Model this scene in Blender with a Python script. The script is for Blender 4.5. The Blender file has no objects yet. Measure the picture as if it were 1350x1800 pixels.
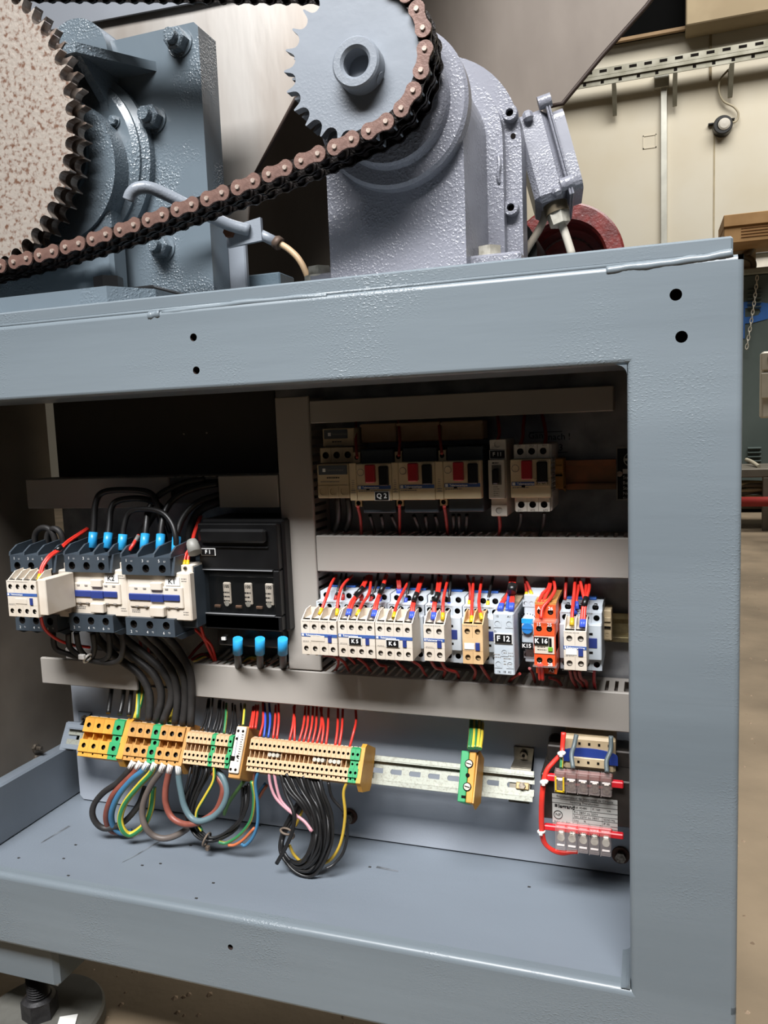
import bpy, math, random
from math import sin, cos, pi, radians, atan2, hypot, sqrt
from mathutils import Vector, Matrix
random.seed(7)
SC = bpy.context.scene
COL = SC.collection

# ---------------------------------------------------------------- camera
FPX = 1385.0
YAW, PIT, ROL = radians(18.826), radians(6.219), radians(2.250)
CAM = Vector((0.0201, -0.75, 0.5586))
_F = Vector((-sin(YAW)*cos(PIT), cos(YAW)*cos(PIT), -sin(PIT)))
_r = Vector((cos(YAW), sin(YAW), 0)); _d = _F.cross(_r)
_R = cos(ROL)*_r + sin(ROL)*_d
_D = -sin(ROL)*_r + cos(ROL)*_d
cd = bpy.data.cameras.new('camera'); cam = bpy.data.objects.new('camera', cd); COL.objects.link(cam)
cd.sensor_fit = 'VERTICAL'; cd.sensor_height = 36; cd.lens = FPX/1800*36; cd.clip_start = .01; cd.clip_end = 100
m = Matrix((_R, -_D, -_F)).transposed().to_4x4(); m.translation = CAM
cam.matrix_world = m
SC.camera = cam

# ---------------------------------------------------------------- light and exposure
w = bpy.data.worlds.new('World'); SC.world = w; w.use_nodes = True
w.node_tree.nodes['Background'].inputs[0].default_value = (.93, .96, 1.0, 1)
w.node_tree.nodes['Background'].inputs[1].default_value = .02
def area(name, loc, target, sx, sy, power, col=(1, 1, 1)):
    l = bpy.data.lights.new(name, 'AREA'); l.shape = 'RECTANGLE'; l.size = sx; l.size_y = sy; l.energy = power; l.color = col
    o = bpy.data.objects.new(name, l); COL.objects.link(o); o.location = loc
    o.rotation_euler = (Vector(target)-Vector(loc)).to_track_quat('-Z', 'Y').to_euler()
    return o
front_light = area('overhead_light_front', (-.3, -1.7, 3.0), (-.35, .1, .65), 2.6, .8, 48, (.985, .99, 1)); front_light.data.spread = radians(62)  # unseen overhead light, spread narrowed so the floor bounces less into the bay
area('wall_fill_light', (2.0, 4.2, 6.5), (2.2, 6.2, 1), 6, 3, 640, (1, .985, .955))  # added unseen light that brightens the back wall and far floor
SC.view_settings.view_transform = 'Standard'; SC.view_settings.look = 'None'
SC.view_settings.exposure = 0.0; SC.view_settings.gamma = 1.0; SC.view_settings.use_curve_mapping = False

# ---------------------------------------------------------------- helpers: measuring
def ray(px, py): return ((px-675)/FPX)*_R + ((py-900)/FPX)*_D + _F
def _on(k, val, px, py):
    v = ray(px, py); return CAM + v*((val-CAM[k])/v[k])
def W(px, py, Y): return _on(1, Y, px, py)
def WX(px, py, X): return _on(0, X, px, py)
def WZ(px, py, Z): return _on(2, Z, px, py)
def WP(px, py, p0, n):
    v = ray(px, py); return CAM + v*((p0-CAM).dot(n)/v.dot(n))
def R4(xl, xr, yt, yb, Y):
    ym = (yt+yb)/2; xm = (xl+xr)/2
    return W(xl, ym, Y).x, W(xr, ym, Y).x, W(xm, yb, Y).z, W(xm, yt, Y).z      # x0 x1 z0 z1

# ---------------------------------------------------------------- helpers: materials
def lin(h):
    h = h.lstrip('#'); o = []
    for i in (0, 2, 4):
        c = int(h[i:i+2], 16)/255; o.append(c/12.92 if c <= .04045 else ((c+.055)/1.055)**2.4)
    return (*o, 1)
MATS = {}
def mat(name, col, rough=.5, metal=0., col2=None, scale=8., lo=.4, hi=.6, bump=0., bscale=200., stretch=(1, 1, 1), coat=0., trans=0., alpha=1., detail=4., spec=.5):
    if name in MATS: return MATS[name]
    M_ = bpy.data.materials.new(name); M_.use_nodes = True; nt = M_.node_tree; b = nt.nodes['Principled BSDF']
    b.inputs['Base Color'].default_value = lin(col); b.inputs['Roughness'].default_value = rough; b.inputs['Metallic'].default_value = metal
    b.inputs['Coat Weight'].default_value = coat; b.inputs['Coat Roughness'].default_value = .12
    b.inputs['Transmission Weight'].default_value = trans; b.inputs['Alpha'].default_value = alpha
    b.inputs['Specular IOR Level'].default_value = spec
    tc = nt.nodes.new('ShaderNodeTexCoord'); mp = nt.nodes.new('ShaderNodeMapping'); mp.inputs['Scale'].default_value = stretch
    nt.links.new(tc.outputs['Object'], mp.inputs['Vector'])
    n1 = nt.nodes.new('ShaderNodeTexNoise'); n1.inputs['Scale'].default_value = scale; n1.inputs['Detail'].default_value = detail
    nt.links.new(mp.outputs[0], n1.inputs['Vector'])
    rp = nt.nodes.new('ShaderNodeValToRGB'); rp.color_ramp.elements[0].position = lo; rp.color_ramp.elements[1].position = hi
    c1 = lin(col); c2 = lin(col2) if col2 else tuple(x*.88 for x in c1[:3])+(1,)
    rp.color_ramp.elements[0].color = c1; rp.color_ramp.elements[1].color = c2
    nt.links.new(n1.outputs[0], rp.inputs[0]); nt.links.new(rp.outputs[0], b.inputs['Base Color'])
    if bump:
        n2 = nt.nodes.new('ShaderNodeTexNoise'); n2.inputs['Scale'].default_value = bscale; n2.inputs['Detail'].default_value = 2
        nt.links.new(mp.outputs[0], n2.inputs['Vector'])
        bp = nt.nodes.new('ShaderNodeBump'); bp.inputs['Strength'].default_value = bump; bp.inputs['Distance'].default_value = .002
        nt.links.new(n2.outputs[0], bp.inputs['Height']); nt.links.new(bp.outputs[0], b.inputs['Normal'])
    MATS[name] = M_
    return M_
def paint(name, col, rough, peel, brush, stretch, patch=3.0, col2=None, lo=.48, hi=.62, seed=0., pscale=330, pst=(1, 1, 1), plo=.45):
    """hand brushed gloss paint: long brush ridges plus orange peel that comes and goes in patches"""
    M_ = bpy.data.materials.new(name); M_.use_nodes = True; nt = M_.node_tree; L = nt.links; b = nt.nodes['Principled BSDF']
    tc = nt.nodes.new('ShaderNodeTexCoord')
    def noise(sc, st, det=3):
        mp = nt.nodes.new('ShaderNodeMapping'); mp.inputs['Scale'].default_value = st; mp.inputs['Location'].default_value = (seed, seed, seed)
        L.new(tc.outputs['Object'], mp.inputs['Vector'])
        n = nt.nodes.new('ShaderNodeTexNoise'); n.inputs['Scale'].default_value = sc; n.inputs['Detail'].default_value = det
        L.new(mp.outputs[0], n.inputs['Vector']); return n.outputs[0]
    def math_(op, a, c):
        n = nt.nodes.new('ShaderNodeMath'); n.operation = op
        for i, x in enumerate((a, c)):
            if isinstance(x, (int, float)): n.inputs[i].default_value = x
            else: L.new(x, n.inputs[i])
        return n.outputs[0]
    def ramp(x, a, c):
        n = nt.nodes.new('ShaderNodeMapRange'); n.inputs[1].default_value = a; n.inputs[2].default_value = c; L.new(x, n.inputs[0]); return n.outputs[0]
    pm = ramp(noise(patch, (1, 1, 1), 3), lo, hi)
    peelh = math_('MULTIPLY', ramp(noise(pscale, pst, 1), plo, .75), math_('MULTIPLY', pm, peel*.42))
    br = math_('MULTIPLY', noise(45, stretch, 4), brush)
    wav = math_('MULTIPLY', noise(14, (1, 1, 1), 2), brush*.8)
    h = math_('ADD', math_('ADD', peelh, br), wav)
    bp = nt.nodes.new('ShaderNodeBump'); bp.inputs['Strength'].default_value = 1; bp.inputs['Distance'].default_value = .001
    L.new(h, bp.inputs['Height']); L.new(bp.outputs[0], b.inputs['Normal'])
    c1 = lin(col); c2 = lin(col2) if col2 else tuple(x*.86 for x in c1[:3])+(1,)
    mx = nt.nodes.new('ShaderNodeMix'); mx.data_type = 'RGBA'; mx.inputs[6].default_value = c1; mx.inputs[7].default_value = c2
    L.new(ramp(noise(6, stretch, 4), .35, .7), mx.inputs[0]); L.new(mx.outputs[2], b.inputs['Base Color'])
    b.inputs['Roughness'].default_value = rough
    MATS[name] = M_
    return M_

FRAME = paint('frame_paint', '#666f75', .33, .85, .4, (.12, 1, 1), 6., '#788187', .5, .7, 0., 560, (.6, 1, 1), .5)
POST = paint('post_paint', '#666f75', .33, 1.0, .35, (1, 1, .1))
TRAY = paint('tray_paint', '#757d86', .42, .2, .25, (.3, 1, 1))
PLATE = paint('plate_paint', '#a5abb4', .45, .2, .2, (.3, 1, 1))  # paler lavender grey, also lightened to replace low-angle light on the plate
BEAR = paint('bearing_paint', '#646f77', .26, 2.2, .5, (1, 1, .4), 9)
GEAR = paint('gearbox_paint', '#868790', .3, 1.6, .3, (1, 1, .5), 7, lo=.42, hi=.6)
SPRK = paint('sprocket_paint', '#80868e', .36, .3, .3, (1, 1, 1), 5)
DARKPAINT = mat('dark_blue_paint', '#4c5a63', .4, bump=.2)
STEELRUST = mat('rust_speckled_steel', '#a49a90', .45, .4, '#6e4f3e', 150, .5, .66, .25, 160, detail=8)
TOOTH = mat('tooth_steel', '#a99c92', .34, .7, '#6b584c', 60, .4, .65, .2, 200)
CHAINP = mat('chain_plate_brown', '#75594f', .5, .25, '#5d443c', 40, .35, .7, .2, 300)
CHAIND = mat('chain_oily_dark', '#2a2523', .32, .6, '#16110f', 60, .4, .6, .3, 300)
PIN = mat('pin_steel', '#d2c7ba', .4, .4, '#a8968a', 150)
STAIN = mat('stainless_sheet', '#b4afa9', .36, .5, '#95897e', 9, .35, .7, .12, 60, (1, 1, .25))
HOPPER = mat('hopper_sheet', '#6b6157', .5, .3, '#463b32', 5, .45, .85, .1, 40, (1, 1, .4), detail=6)
HOPEDGE = mat('hopper_edge', '#3a2c25', .6, .2)
ZINC = mat('galvanised_plate', '#b4b4b6', .4, .45, '#7c7d80', 22, .35, .7, .05, 50, detail=6)
RAILM = mat('rail_zinc', '#a2a499', .4, .5, '#88867a', 420, .5, .75, .05, 200)
RAILC = mat('rail_copper_tone', '#b57a5a', .42, .6, '#8a6a52', 30)
RAILB = mat('rail_brassy', '#b3a67f', .36, .8, '#7d7257', 40)
DUCT = mat('duct_grey_plastic', '#a49e97', .55, 0, '#9c968f', 4, .4, .7)
DUCTIN = mat('duct_inside', '#8f8984', .6)
WHITE = mat('device_white', '#dbd5cb', .5, 0, '#cfc8bd', 30)
GVC = mat('breaker_cream', '#d8c5a4', .5, 0, '#cbb691', 20)
CREAM = mat('device_cream', '#d6cdc0', .5, 0, '#ccc0b0', 20)
BEIGE = mat('device_beige', '#d8b88c', .5, 0, '#c9a577', 25)
OLDW = mat('device_old_cream', '#cbb795', .5, 0, '#bba684', 25)
LGREY = mat('device_light_grey', '#c3cad0', .5, 0, '#b4bcc3', 25)
CHAR = mat('device_charcoal', '#3a434b', .5, 0, '#333b43', 25)
BLACK = mat('black_plastic', '#131314', .35, 0, '#0d0d0e', 20)
HOLE = mat('hole_dark', '#15110f', .9, spec=.1)
SCREW = mat('screw_steel', '#8b8175', .4, .8, '#5d554c', 300)
DSCREW = mat('dark_screw', '#3a3836', .4, .7)
BLUE = mat('label_blue', '#3a5b9c', .5)
DBLUE = mat('dark_blue_plastic', '#2a3a7c', .45)
COIL = mat('coil_blue', '#2e62b5', .45)
RED = mat('button_red', '#a81f2a', .4)
ORANGE = mat('relay_orange', '#e2572b', .4)
REDP = mat('red_plastic', '#d2202a', .4)
CLEAR = mat('clear_cover', '#d8c6c0', .1, alpha=.17)
SMOKE = mat('smoked_window', '#1d1f20', .06, alpha=.16)
TORANGE = mat('terminal_orange', '#cf9638', .5, 0, '#bd842b', 25)
TBROWN = mat('terminal_ochre', '#bb8a4a', .5, 0, '#a87a40', 25)
TBEIGE = mat('terminal_beige', '#c9a883', .5, 0, '#b8956c', 25)
TGREEN = mat('terminal_green', '#2f9a60', .5)
INK = mat('ink_black', '#1b1b1c', .6); INKW = mat('ink_white', '#e8e8e6', .6); INKG = mat('ink_grey', '#8c8680', .7)
PAPER = mat('label_white', '#e3e2de', .6)
WRED = mat('wire_red', '#e0362a', .4); WDRED = mat('wire_dark_red', '#a02a24', .45); WBLK = mat('wire_black', '#1d1c1c', .4)
WRUB = mat('cable_rubber', '#2f2d2c', .55, 0, '#252322', 60); WBLU = mat('wire_blue', '#2c4fae', .4); WLBL = mat('wire_light_blue', '#3d7194', .45)
WBRN = mat('wire_brown', '#8d4f42', .45, 0, '#7a4236', 40); WGRY = mat('wire_grey', '#5b6668', .45); WDGR = mat('cable_grey_brown', '#625852', .5)
WBG = mat('cable_blue_grey', '#5d7379', .45); WPNK = mat('wire_pink', '#c58f98', .45); WYEL = mat('wire_yellow', '#c8a53a', .45)
WORA = mat('wire_orange', '#b9653c', .45); WLGN = mat('wire_light_green', '#6f9c55', .45); TIE = mat('cable_tie_white', '#e8e4de', .4)
SLEEVE = mat('sleeve_sky_blue', '#2f9fd6', .35, 0, '#2790c6', 60)
FBLU = mat('ferrule_blue', '#3d57c4', .4); FYEL = mat('ferrule_yellow', '#d6b021', .4)
WHCAB = mat('cable_pale_grey', '#bdb7aa', .5); HOSE = mat('hose_tan', '#b69a78', .5)
MRED = mat('motor_red', '#6f2722', .42, 0, '#57201d', 60, bump=.4, bscale=180)
def striped(name, a, b_):
    M_ = bpy.data.materials.new(name); M_.use_nodes = True; nt = M_.node_tree; p = nt.nodes['Principled BSDF']
    uv = nt.nodes.new('ShaderNodeUVMap'); uv.uv_map = 'tube'; sx = nt.nodes.new('ShaderNodeSeparateXYZ'); nt.links.new(uv.outputs[0], sx.inputs[0])
    m2 = nt.nodes.new('ShaderNodeMath'); m2.operation = 'PINGPONG'; m2.inputs[1].default_value = .25; nt.links.new(sx.outputs[0], m2.inputs[0]); g = nt.nodes.new('ShaderNodeMath'); g.operation = 'GREATER_THAN'; g.inputs[1].default_value = .13; nt.links.new(m2.outputs[0], g.inputs[0])
    mx = nt.nodes.new('ShaderNodeMix'); mx.data_type = 'RGBA'; mx.inputs[6].default_value = lin(a); mx.inputs[7].default_value = lin(b_)
    nt.links.new(g.outputs[0], mx.inputs[0]); nt.links.new(mx.outputs[2], p.inputs['Base Color']); p.inputs['Roughness'].default_value = .42
    MATS[name] = M_; return M_
WYG = striped('wire_yellow_green', '#c8b03a', '#2f7547')

# ---------------------------------------------------------------- helpers: geometry
class MB:
    def __init__(s): s.v = []; s.f = []; s.m = []; s.s = []; s.uv = {}
    def face(s, idx, m=0, sm=False): s.f.append(tuple(idx)); s.m.append(m); s.s.append(sm)
    def add(s, pts):
        n = len(s.v); s.v.extend([tuple(p) for p in pts]); return n
    def box(s, x0, x1, y0, y1, z0, z1, c=0., m=0):
        if x0 > x1: x0, x1 = x1, x0
        if y0 > y1: y0, y1 = y1, y0
        if z0 > z1: z0, z1 = z1, z0
        if c <= 0:
            n = s.add([(x, y, z) for x in (x0, x1) for y in (y0, y1) for z in (z0, z1)])
            for q in ((0, 1, 3, 2), (4, 6, 7, 5), (0, 4, 5, 1), (2, 3, 7, 6), (0, 2, 6, 4), (1, 5, 7, 3)): s.face([n+i for i in q], m)
            return s
        c = min(c, (x1-x0)*.45, (y1-y0)*.45, (z1-z0)*.45)
        lo = (x0, y0, z0); hi = (x1, y1, z1); ids = {}
        for k in range(8):
            b = [(k >> a) & 1 for a in range(3)]
            for a in range(3):
                p = [(hi[t]-c if b[t] else lo[t]+c) for t in range(3)]; p[a] = hi[a] if b[a] else lo[a]
                ids[(k, a)] = s.add([p])
        for a in range(3):
            u, w_ = (a+1) % 3, (a+2) % 3
            for sd in (0, 1):
                q = []
                for bu, bw in ((0, 0), (1, 0), (1, 1), (0, 1)):
                    q.append(ids[((sd << a) | (bu << u) | (bw << w_), a)])
                s.face(q if sd else q[::-1], m)
            for bu in (0, 1):
                for bw in (0, 1):
                    k0 = (bu << u) | (bw << w_); k1 = k0 | (1 << a)
                    q = [ids[(k0, u)], ids[(k1, u)], ids[(k1, w_)], ids[(k0, w_)]]
                    s.face(q if bu == bw else q[::-1], m)
        for k in range(8):
            q = [ids[(k, a)] for a in range(3)]
            s.face(q if bin(k).count('1') % 2 else q[::-1], m)
        return s
    def prism(s, poly, axis, a0, a1, m=0, mc=None, sm=False):
        mk = {'y': lambda p, a: (p[0], a, p[1]), 'x': lambda p, a: (a, p[0], p[1]), 'z': lambda p, a: (p[0], p[1], a)}[axis]
        n = len(poly); i0 = s.add([mk(p, a0) for p in poly]); i1 = s.add([mk(p, a1) for p in poly])
        j0 = s.add([mk(p, a0) for p in poly]); j1 = s.add([mk(p, a1) for p in poly])
        mc = m if mc is None else mc
        s.face([j0+k for k in range(n)], mc); s.face([j1+k for k in reversed(range(n))], mc)
        for k in range(n): q = (k+1) % n; s.face([i0+k, i1+k, i1+q, i0+q], m, sm)
        return s
    def cyl(s, p, q, r0, r1=None, n=16, m=0, caps=True, mc=None):
        p = Vector(p); q = Vector(q); r1 = r0 if r1 is None else r1; ax = (q-p).normalized()
        u = ax.orthogonal().normalized()
        if abs(ax.y) > .99: u = Vector((1, 0, 0))
        w_ = ax.cross(u); mc = m if mc is None else mc
        A = [p+(u*cos(2*pi*k/n)+w_*sin(2*pi*k/n))*r0 for k in range(n)]; B = [q+(u*cos(2*pi*k/n)+w_*sin(2*pi*k/n))*r1 for k in range(n)]
        i = s.add(A); j = s.add(B)
        for k in range(n): t = (k+1) % n; s.face([i+k, i+t, j+t, j+k], m, n > 8)
        if caps:
            a = s.add(A); b = s.add(B); s.face([a+k for k in reversed(range(n))], mc); s.face([b+k for k in range(n)], mc)
        return s
    def lathe(s, c, prof, n=40, m=0, axis='y', sharp=True):
        """prof: (radius, offset along axis) pairs"""
        def pt(r, a, t):
            x, z = r*cos(t), r*sin(t)
            return {'y': (c[0]+x, c[1]+a, c[2]+z), 'z': (c[0]+x, c[1]+z, c[2]+a), 'x': (c[0]+a, c[1]+x, c[2]+z)}[axis]
        for (r0, a0), (r1, a1) in zip(prof, prof[1:]):
            i = s.add([pt(r0, a0, 2*pi*k/n) for k in range(n)]); j = s.add([pt(r1, a1, 2*pi*k/n) for k in range(n)])
            for k in range(n): t = (k+1) % n; s.face([i+k, i+t, j+t, j+k], m, True)
        return s
    def tube(s, pts, r, n=8, m=0, caps=True, close=False):
        P = [Vector(p) for p in pts]; N = len(P); prev = None; rings = []
        for k in range(N):
            a = P[(k-1) % N] if (k or close) else P[0]; b = P[(k+1) % N] if (k < N-1 or close) else P[-1]
            t = (b-a); t = t.normalized() if t.length > 1e-9 else Vector((0, 0, 1))
            uo = getattr(s, 'uo', None) or random.random(); s.uo = uo
            if prev is None: u = Vector((0, -1, 0)) - t*t.dot(Vector((0, -1, 0))); u = u.normalized() if u.length > .05 else t.orthogonal().normalized()
            else: u = (prev - t*prev.dot(t)).normalized()
            prev = u; w_ = t.cross(u); rr = r[k] if isinstance(r, (list, tuple)) else r
            rings.append(s.add([P[k]+(u*cos(2*pi*q/n+.3)+w_*sin(2*pi*q/n+.3))*rr for q in range(n)]))
        for k in range(N if close else N-1):
            i, j = rings[k], rings[(k+1) % N]
            for q in range(n):
                t = (q+1) % n; s.uv[len(s.f)] = ((q+.5)/n+uo) % 1; s.face([i+q, i+t, j+t, j+q], m, True)
        if caps and not close:
            s.face([rings[0]+q for q in reversed(range(n))], m); s.face([rings[-1]+q for q in range(n)], m)
        return s
    def hole(s, x0, x1, z0, z1, y, r, depth, cx=None, cz=None, m=0, mh=1, n=12, body=0.):
        """flat front cell (facing -y) with a round recess; body>0 adds the four side walls"""
        cx = (x0+x1)/2 if cx is None else cx; cz = (z0+z1)/2 if cz is None else cz
        cor = [(x1, z1), (x0, z1), (x0, z0), (x1, z0)]
        an = sorted([2*pi*(k+.5)/n for k in range(n)]+[atan2(c[1]-cz, c[0]-cx) % (2*pi) for c in cor])
        out = []; inn = []
        for a in an:
            ca, sa = cos(a), sin(a); t = 1e9
            if ca > 1e-9: t = min(t, (x1-cx)/ca)
            if ca < -1e-9: t = min(t, (x0-cx)/ca)
            if sa > 1e-9: t = min(t, (z1-cz)/sa)
            if sa < -1e-9: t = min(t, (z0-cz)/sa)
            out.append((cx+ca*t, y, cz+sa*t)); inn.append((cx+ca*r, y, cz+sa*r))
        N = len(an); i = s.add(out); j = s.add(inn); j2 = s.add(inn); k_ = s.add([(p[0], y+depth, p[2]) for p in inn])
        for k in range(N):
            t = (k+1) % N
            s.face([i+k, j+k, j+t, i+t], m); s.face([j2+k, k_+k, k_+t, j2+t], mh)
        s.face([k_+k for k in range(N)], mh)
        if body:
            a = s.add([(c[0], y, c[1]) for c in cor]); b = s.add([(c[0], y+body, c[1]) for c in cor])
            for k in range(4): t = (k+1) % 4; s.face([a+k, a+t, b+t, b+k], m)
        return s
    def quad(s, a, b, c, d, m=0): n = s.add([a, b, c, d]); s.face([n, n+1, n+2, n+3], m); return s
    def mesh(s, name, mats):
        me = bpy.data.meshes.new(name); me.from_pydata(s.v, [], s.f)
        for x in (mats if isinstance(mats, (list, tuple)) else [mats]): me.materials.append(x)
        me.polygons.foreach_set('material_index', s.m); me.polygons.foreach_set('use_smooth', s.s)
        if s.uv:
            l = me.uv_layers.new(name='tube')
            for p in me.polygons:
                u = s.uv.get(p.index, .25)
                for li in p.loop_indices: l.data[li].uv = (u, 0)
        me.update(); return me
    def build(s, name, mats, parent=None, loc=None): return place(name, s.mesh(name, mats), parent, loc)
def place(name, me, parent=None, loc=None, rot=None):
    o = bpy.data.objects.new(name, me); COL.objects.link(o)
    if parent: o.parent = parent
    if loc is not None: o.location = loc
    if rot is not None: o.rotation_euler = rot
    return o
def thing(name, label, cat, loc=(0, 0, 0), group=None, rot=None):
    o = bpy.data.objects.new(name, None); COL.objects.link(o); o.empty_display_size = .02; o.location = loc
    if rot: o.rotation_euler = rot
    o['label'] = label; o['category'] = cat
    if group: o['group'] = group
    return o
def tag(o, label, cat, group=None):
    o['label'] = label; o['category'] = cat
    if group: o['group'] = group
    return o
def struct(o): o['kind'] = 'structure'; return o
def at(parent): return -Vector(parent.location)          # children modelled in world coordinates
_txt = {}
def txt(s_, parent, x, y, z, size, m=None, align='CENTER', name='lettering', bold=0., wide=1., rot=None):
    key = (s_, round(size, 5), align, (m or INK).name, bold, wide)
    if key not in _txt:
        c = bpy.data.curves.new('text', 'FONT'); c.body = s_; c.size = size; c.align_x = align; c.align_y = 'CENTER'; c.resolution_u = 2; c.offset = bold
        o = bpy.data.objects.new('text', c); COL.objects.link(o); dg = bpy.context.evaluated_depsgraph_get()
        me = bpy.data.meshes.new_from_object(o.evaluated_get(dg)); bpy.data.objects.remove(o)
        for v in me.vertices: v.co = (v.co.x*wide, 0, v.co.y)
        me.materials.clear(); me.materials.append(m or INK); me.name = name; _txt[key] = me
    return place(name, _txt[key], parent, (x, y, z), rot)
def smooth(pts, per=6, close=False):
    P = [Vector(p) for p in pts]; n = len(P); out = []
    if n == 2: return P
    for k in range(n if close else n-1):
        p0 = P[(k-1) % n] if (k or close) else P[0]*2-P[1]; p1 = P[k]; p2 = P[(k+1) % n]; p3 = P[(k+2) % n] if (k+2 < n or close) else P[-1]*2-P[-2]
        for q in range(per):
            t = q/per; out.append(.5*((2*p1)+(p2-p0)*t+(2*p0-5*p1+4*p2-p3)*t*t+(3*p1-p0-3*p2+p3)*t*t*t))
    if not close: out.append(P[-1])
    return out
def circ(n=24): return [(cos(2*pi*k/n), sin(2*pi*k/n)) for k in range(n)]
def hexm(r, h, m=0, hole=0.):
    b = MB(); b.cyl((0, 0, 0), (0, -h*.85, 0), r, n=6, m=m); b.cyl((0, -h*.85, 0), (0, -h, 0), r, r*.86, n=6, m=m); return b
_screw = {}
def screw(parent, x, y, z, r, m=None, ang=0.6, name='screw'):
    m = m or SCREW; k = (round(r, 4), m.name)
    if k not in _screw:
        b = MB(); b.cyl((0, 0, 0), (0, -.0012, 0), r, r*.92, n=12); b.box(-r*.8, r*.8, -.0014, -.0011, -r*.13, r*.13, 0, 1)
        _screw[k] = b.mesh('screw', [m, HOLE])
    o = place(name, _screw[k], parent, (x, y, z), (0, ang, 0)); return o
ORD = 'first second third fourth fifth sixth seventh eighth ninth tenth eleventh twelfth thirteenth fourteenth fifteenth sixteenth seventeenth eighteenth nineteenth twentieth twenty-first twenty-second twenty-third twenty-fourth'.split()
def nth(k, n): return ('left one of two', 'right one of two')[k] if n == 2 else ORD[k]+' from left'
# one wire: points are (pixel x, pixel y, depth Y) in the photograph's frame
def wire(pts, m, r, label, group, name='wire', sc=1., ox=0., oy=0., ferr=None, cat='wire', n=7, end=None, per=5):
    P = [W(ox+p[0]/sc, oy+p[1]/sc, p[2]) for p in pts]; S = smooth(P, per)
    b = MB().tube(S, r, n); o = b.build(name, m); tag(o, label, cat, group)
    if ferr:
        d = (S[1]-S[0]).normalized(); MB().tube([S[0]-d*.002, S[0]+d*.007], [r*1.35, r*1.15], 8).build('ferrule', ferr, o)['label'] = ('blue' if ferr is FBLU else 'yellow' if ferr is FYEL else 'white')+' ferrule'
    if end:
        mm, L, rr, nm = end; d = (S[1]-S[0]).normalized(); MB().tube([S[0]-d*.001, S[0]+d*L*.5, S[0]+d*L], rr, 12).build(nm, mm, o)
    return o

# ================================================================ the hall
FZ = -.265
CONC = mat('concrete_floor', '#8a7962', .85, 0, '#655846', 3.2, .35, .7, .5, 60, detail=10)
WALLC = mat('wall_cream', '#cbc4b3', .8, 0, '#c4b9a2', 1.2, .35, .7, detail=6)
b = MB(); b.box(-8, 9, -6, 8.2, FZ-.1, FZ); struct(b.build('floor', CONC))
b = MB(); b.box(-8, 9, 8.0, 8.2, FZ, 6.5); wall = struct(b.build('wall_back', WALLC))
p0 = W(1167, 430, 8); q0 = W(1163, 150, 8)
b = MB(); b.box(p0.x-.03, p0.x+.03, 7.95, 8, FZ, q0.z, .004); b.box(q0.x-.07, q0.x+.07, 7.94, 8, q0.z-.04, q0.z+.1, .004); b.build('conduit_channel', mat('channel_galvanised', '#c9c8bd', .45, .4), wall)
s0 = W(1255, 330, 8); b = MB(); b.box(s0.x-.008, s0.x+.008, 7.996, 8, FZ, W(1255, 215, 8).z); b.build('panel_joint', mat('joint_tan', '#a89b80', .9), wall)  # narrow tan strip marks the joint between wall panels
sq = W(1142, 249, 8); b = MB()
for dx, dz, sx, sz in ((-.06, 0, .005, .065), (.06, 0, .005, .065), (0, .06, .065, .005), (0, -.06, .065, .005)): b.box(sq.x+dx-sx, sq.x+dx+sx, 7.994, 8, sq.z+dz-sz, sq.z+dz+sz)
b.build('patch_outline', WALLC, wall)
# beam and opening high on the wall
p = W(1206, 45, 7.7)
b = MB(); b.box(p.x, 9, 7.7, 8, p.z, p.z+1.5, .01); struct(b.build('trim_1', mat('beam_tan', '#948468', .8, 0, '#88785d', 2)))
o0 = W(1095, 70, 7.9); o1 = W(1206, 48, 7.9); b = MB(); b.box(o0.x-.6, p.x, 7.9, 8, o1.z, o1.z+1.6); struct(b.build('window_1', mat('dark_opening', '#070707', .9, spec=.05)))
b = MB(); b.box(o0.x-.6, p.x, 7.86, 7.9, o1.z-.035, o1.z, .004); struct(b.build('trim_2', mat('sill_brown', '#8a6f4e', .7)))
j = W(1249, 75, 8); b = MB(); b.box(j.x-.012, j.x+.012, 7.985, 8, j.z-.35, j.z+.5); struct(b.build('trim_3', mat('joint_line', '#8b7d63', .9)))
# cable tray with brackets
a0 = W(985, 142, 7.75); a1 = W(1400, 82, 7.75); TRM = mat('cable_tray_zinc', '#8c897c', .5, .4, '#757263', 6)
t = thing('cable_tray', 'perforated galvanised cable tray running along the cream wall', 'cable tray', (a0.x, 7.75, a0.z))
L_ = a1.x-a0.x+.6; h_ = .105
b = MB(); b.box(0, L_, 0, .02, -.02, h_*.5, .003); b.box(0, L_, 0, .16, -.05, -.02); b.box(0, L_, .02, .03, -h_*.95, -.02); b.build('tray_channel', TRM, t)
sl = MB()
k = .1
while k < L_: sl.box(k, k+.07, -.003, 0, .01, .035); k += .14
o = sl.build('slots', HOLE, t); o['kind'] = 'stuff'
sl = MB(); k = .05
while k < L_: sl.box(k, k+.03, .017, .02, -.085, -.06); k += .17
o = sl.build('lower_slots', HOLE, t); o['kind'] = 'stuff'
for px, py in ((1079, 140), (1187, 118), (1287, 102)):
    q = W(px, py, 7.75); b = MB(); b.prism([(0, 0), (.2, 0), (.2, -.24), (.16, -.24)], 'x', -.02, .02); b.build('bracket', TRM, t, (q.x-a0.x, 0, -.11))
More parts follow.
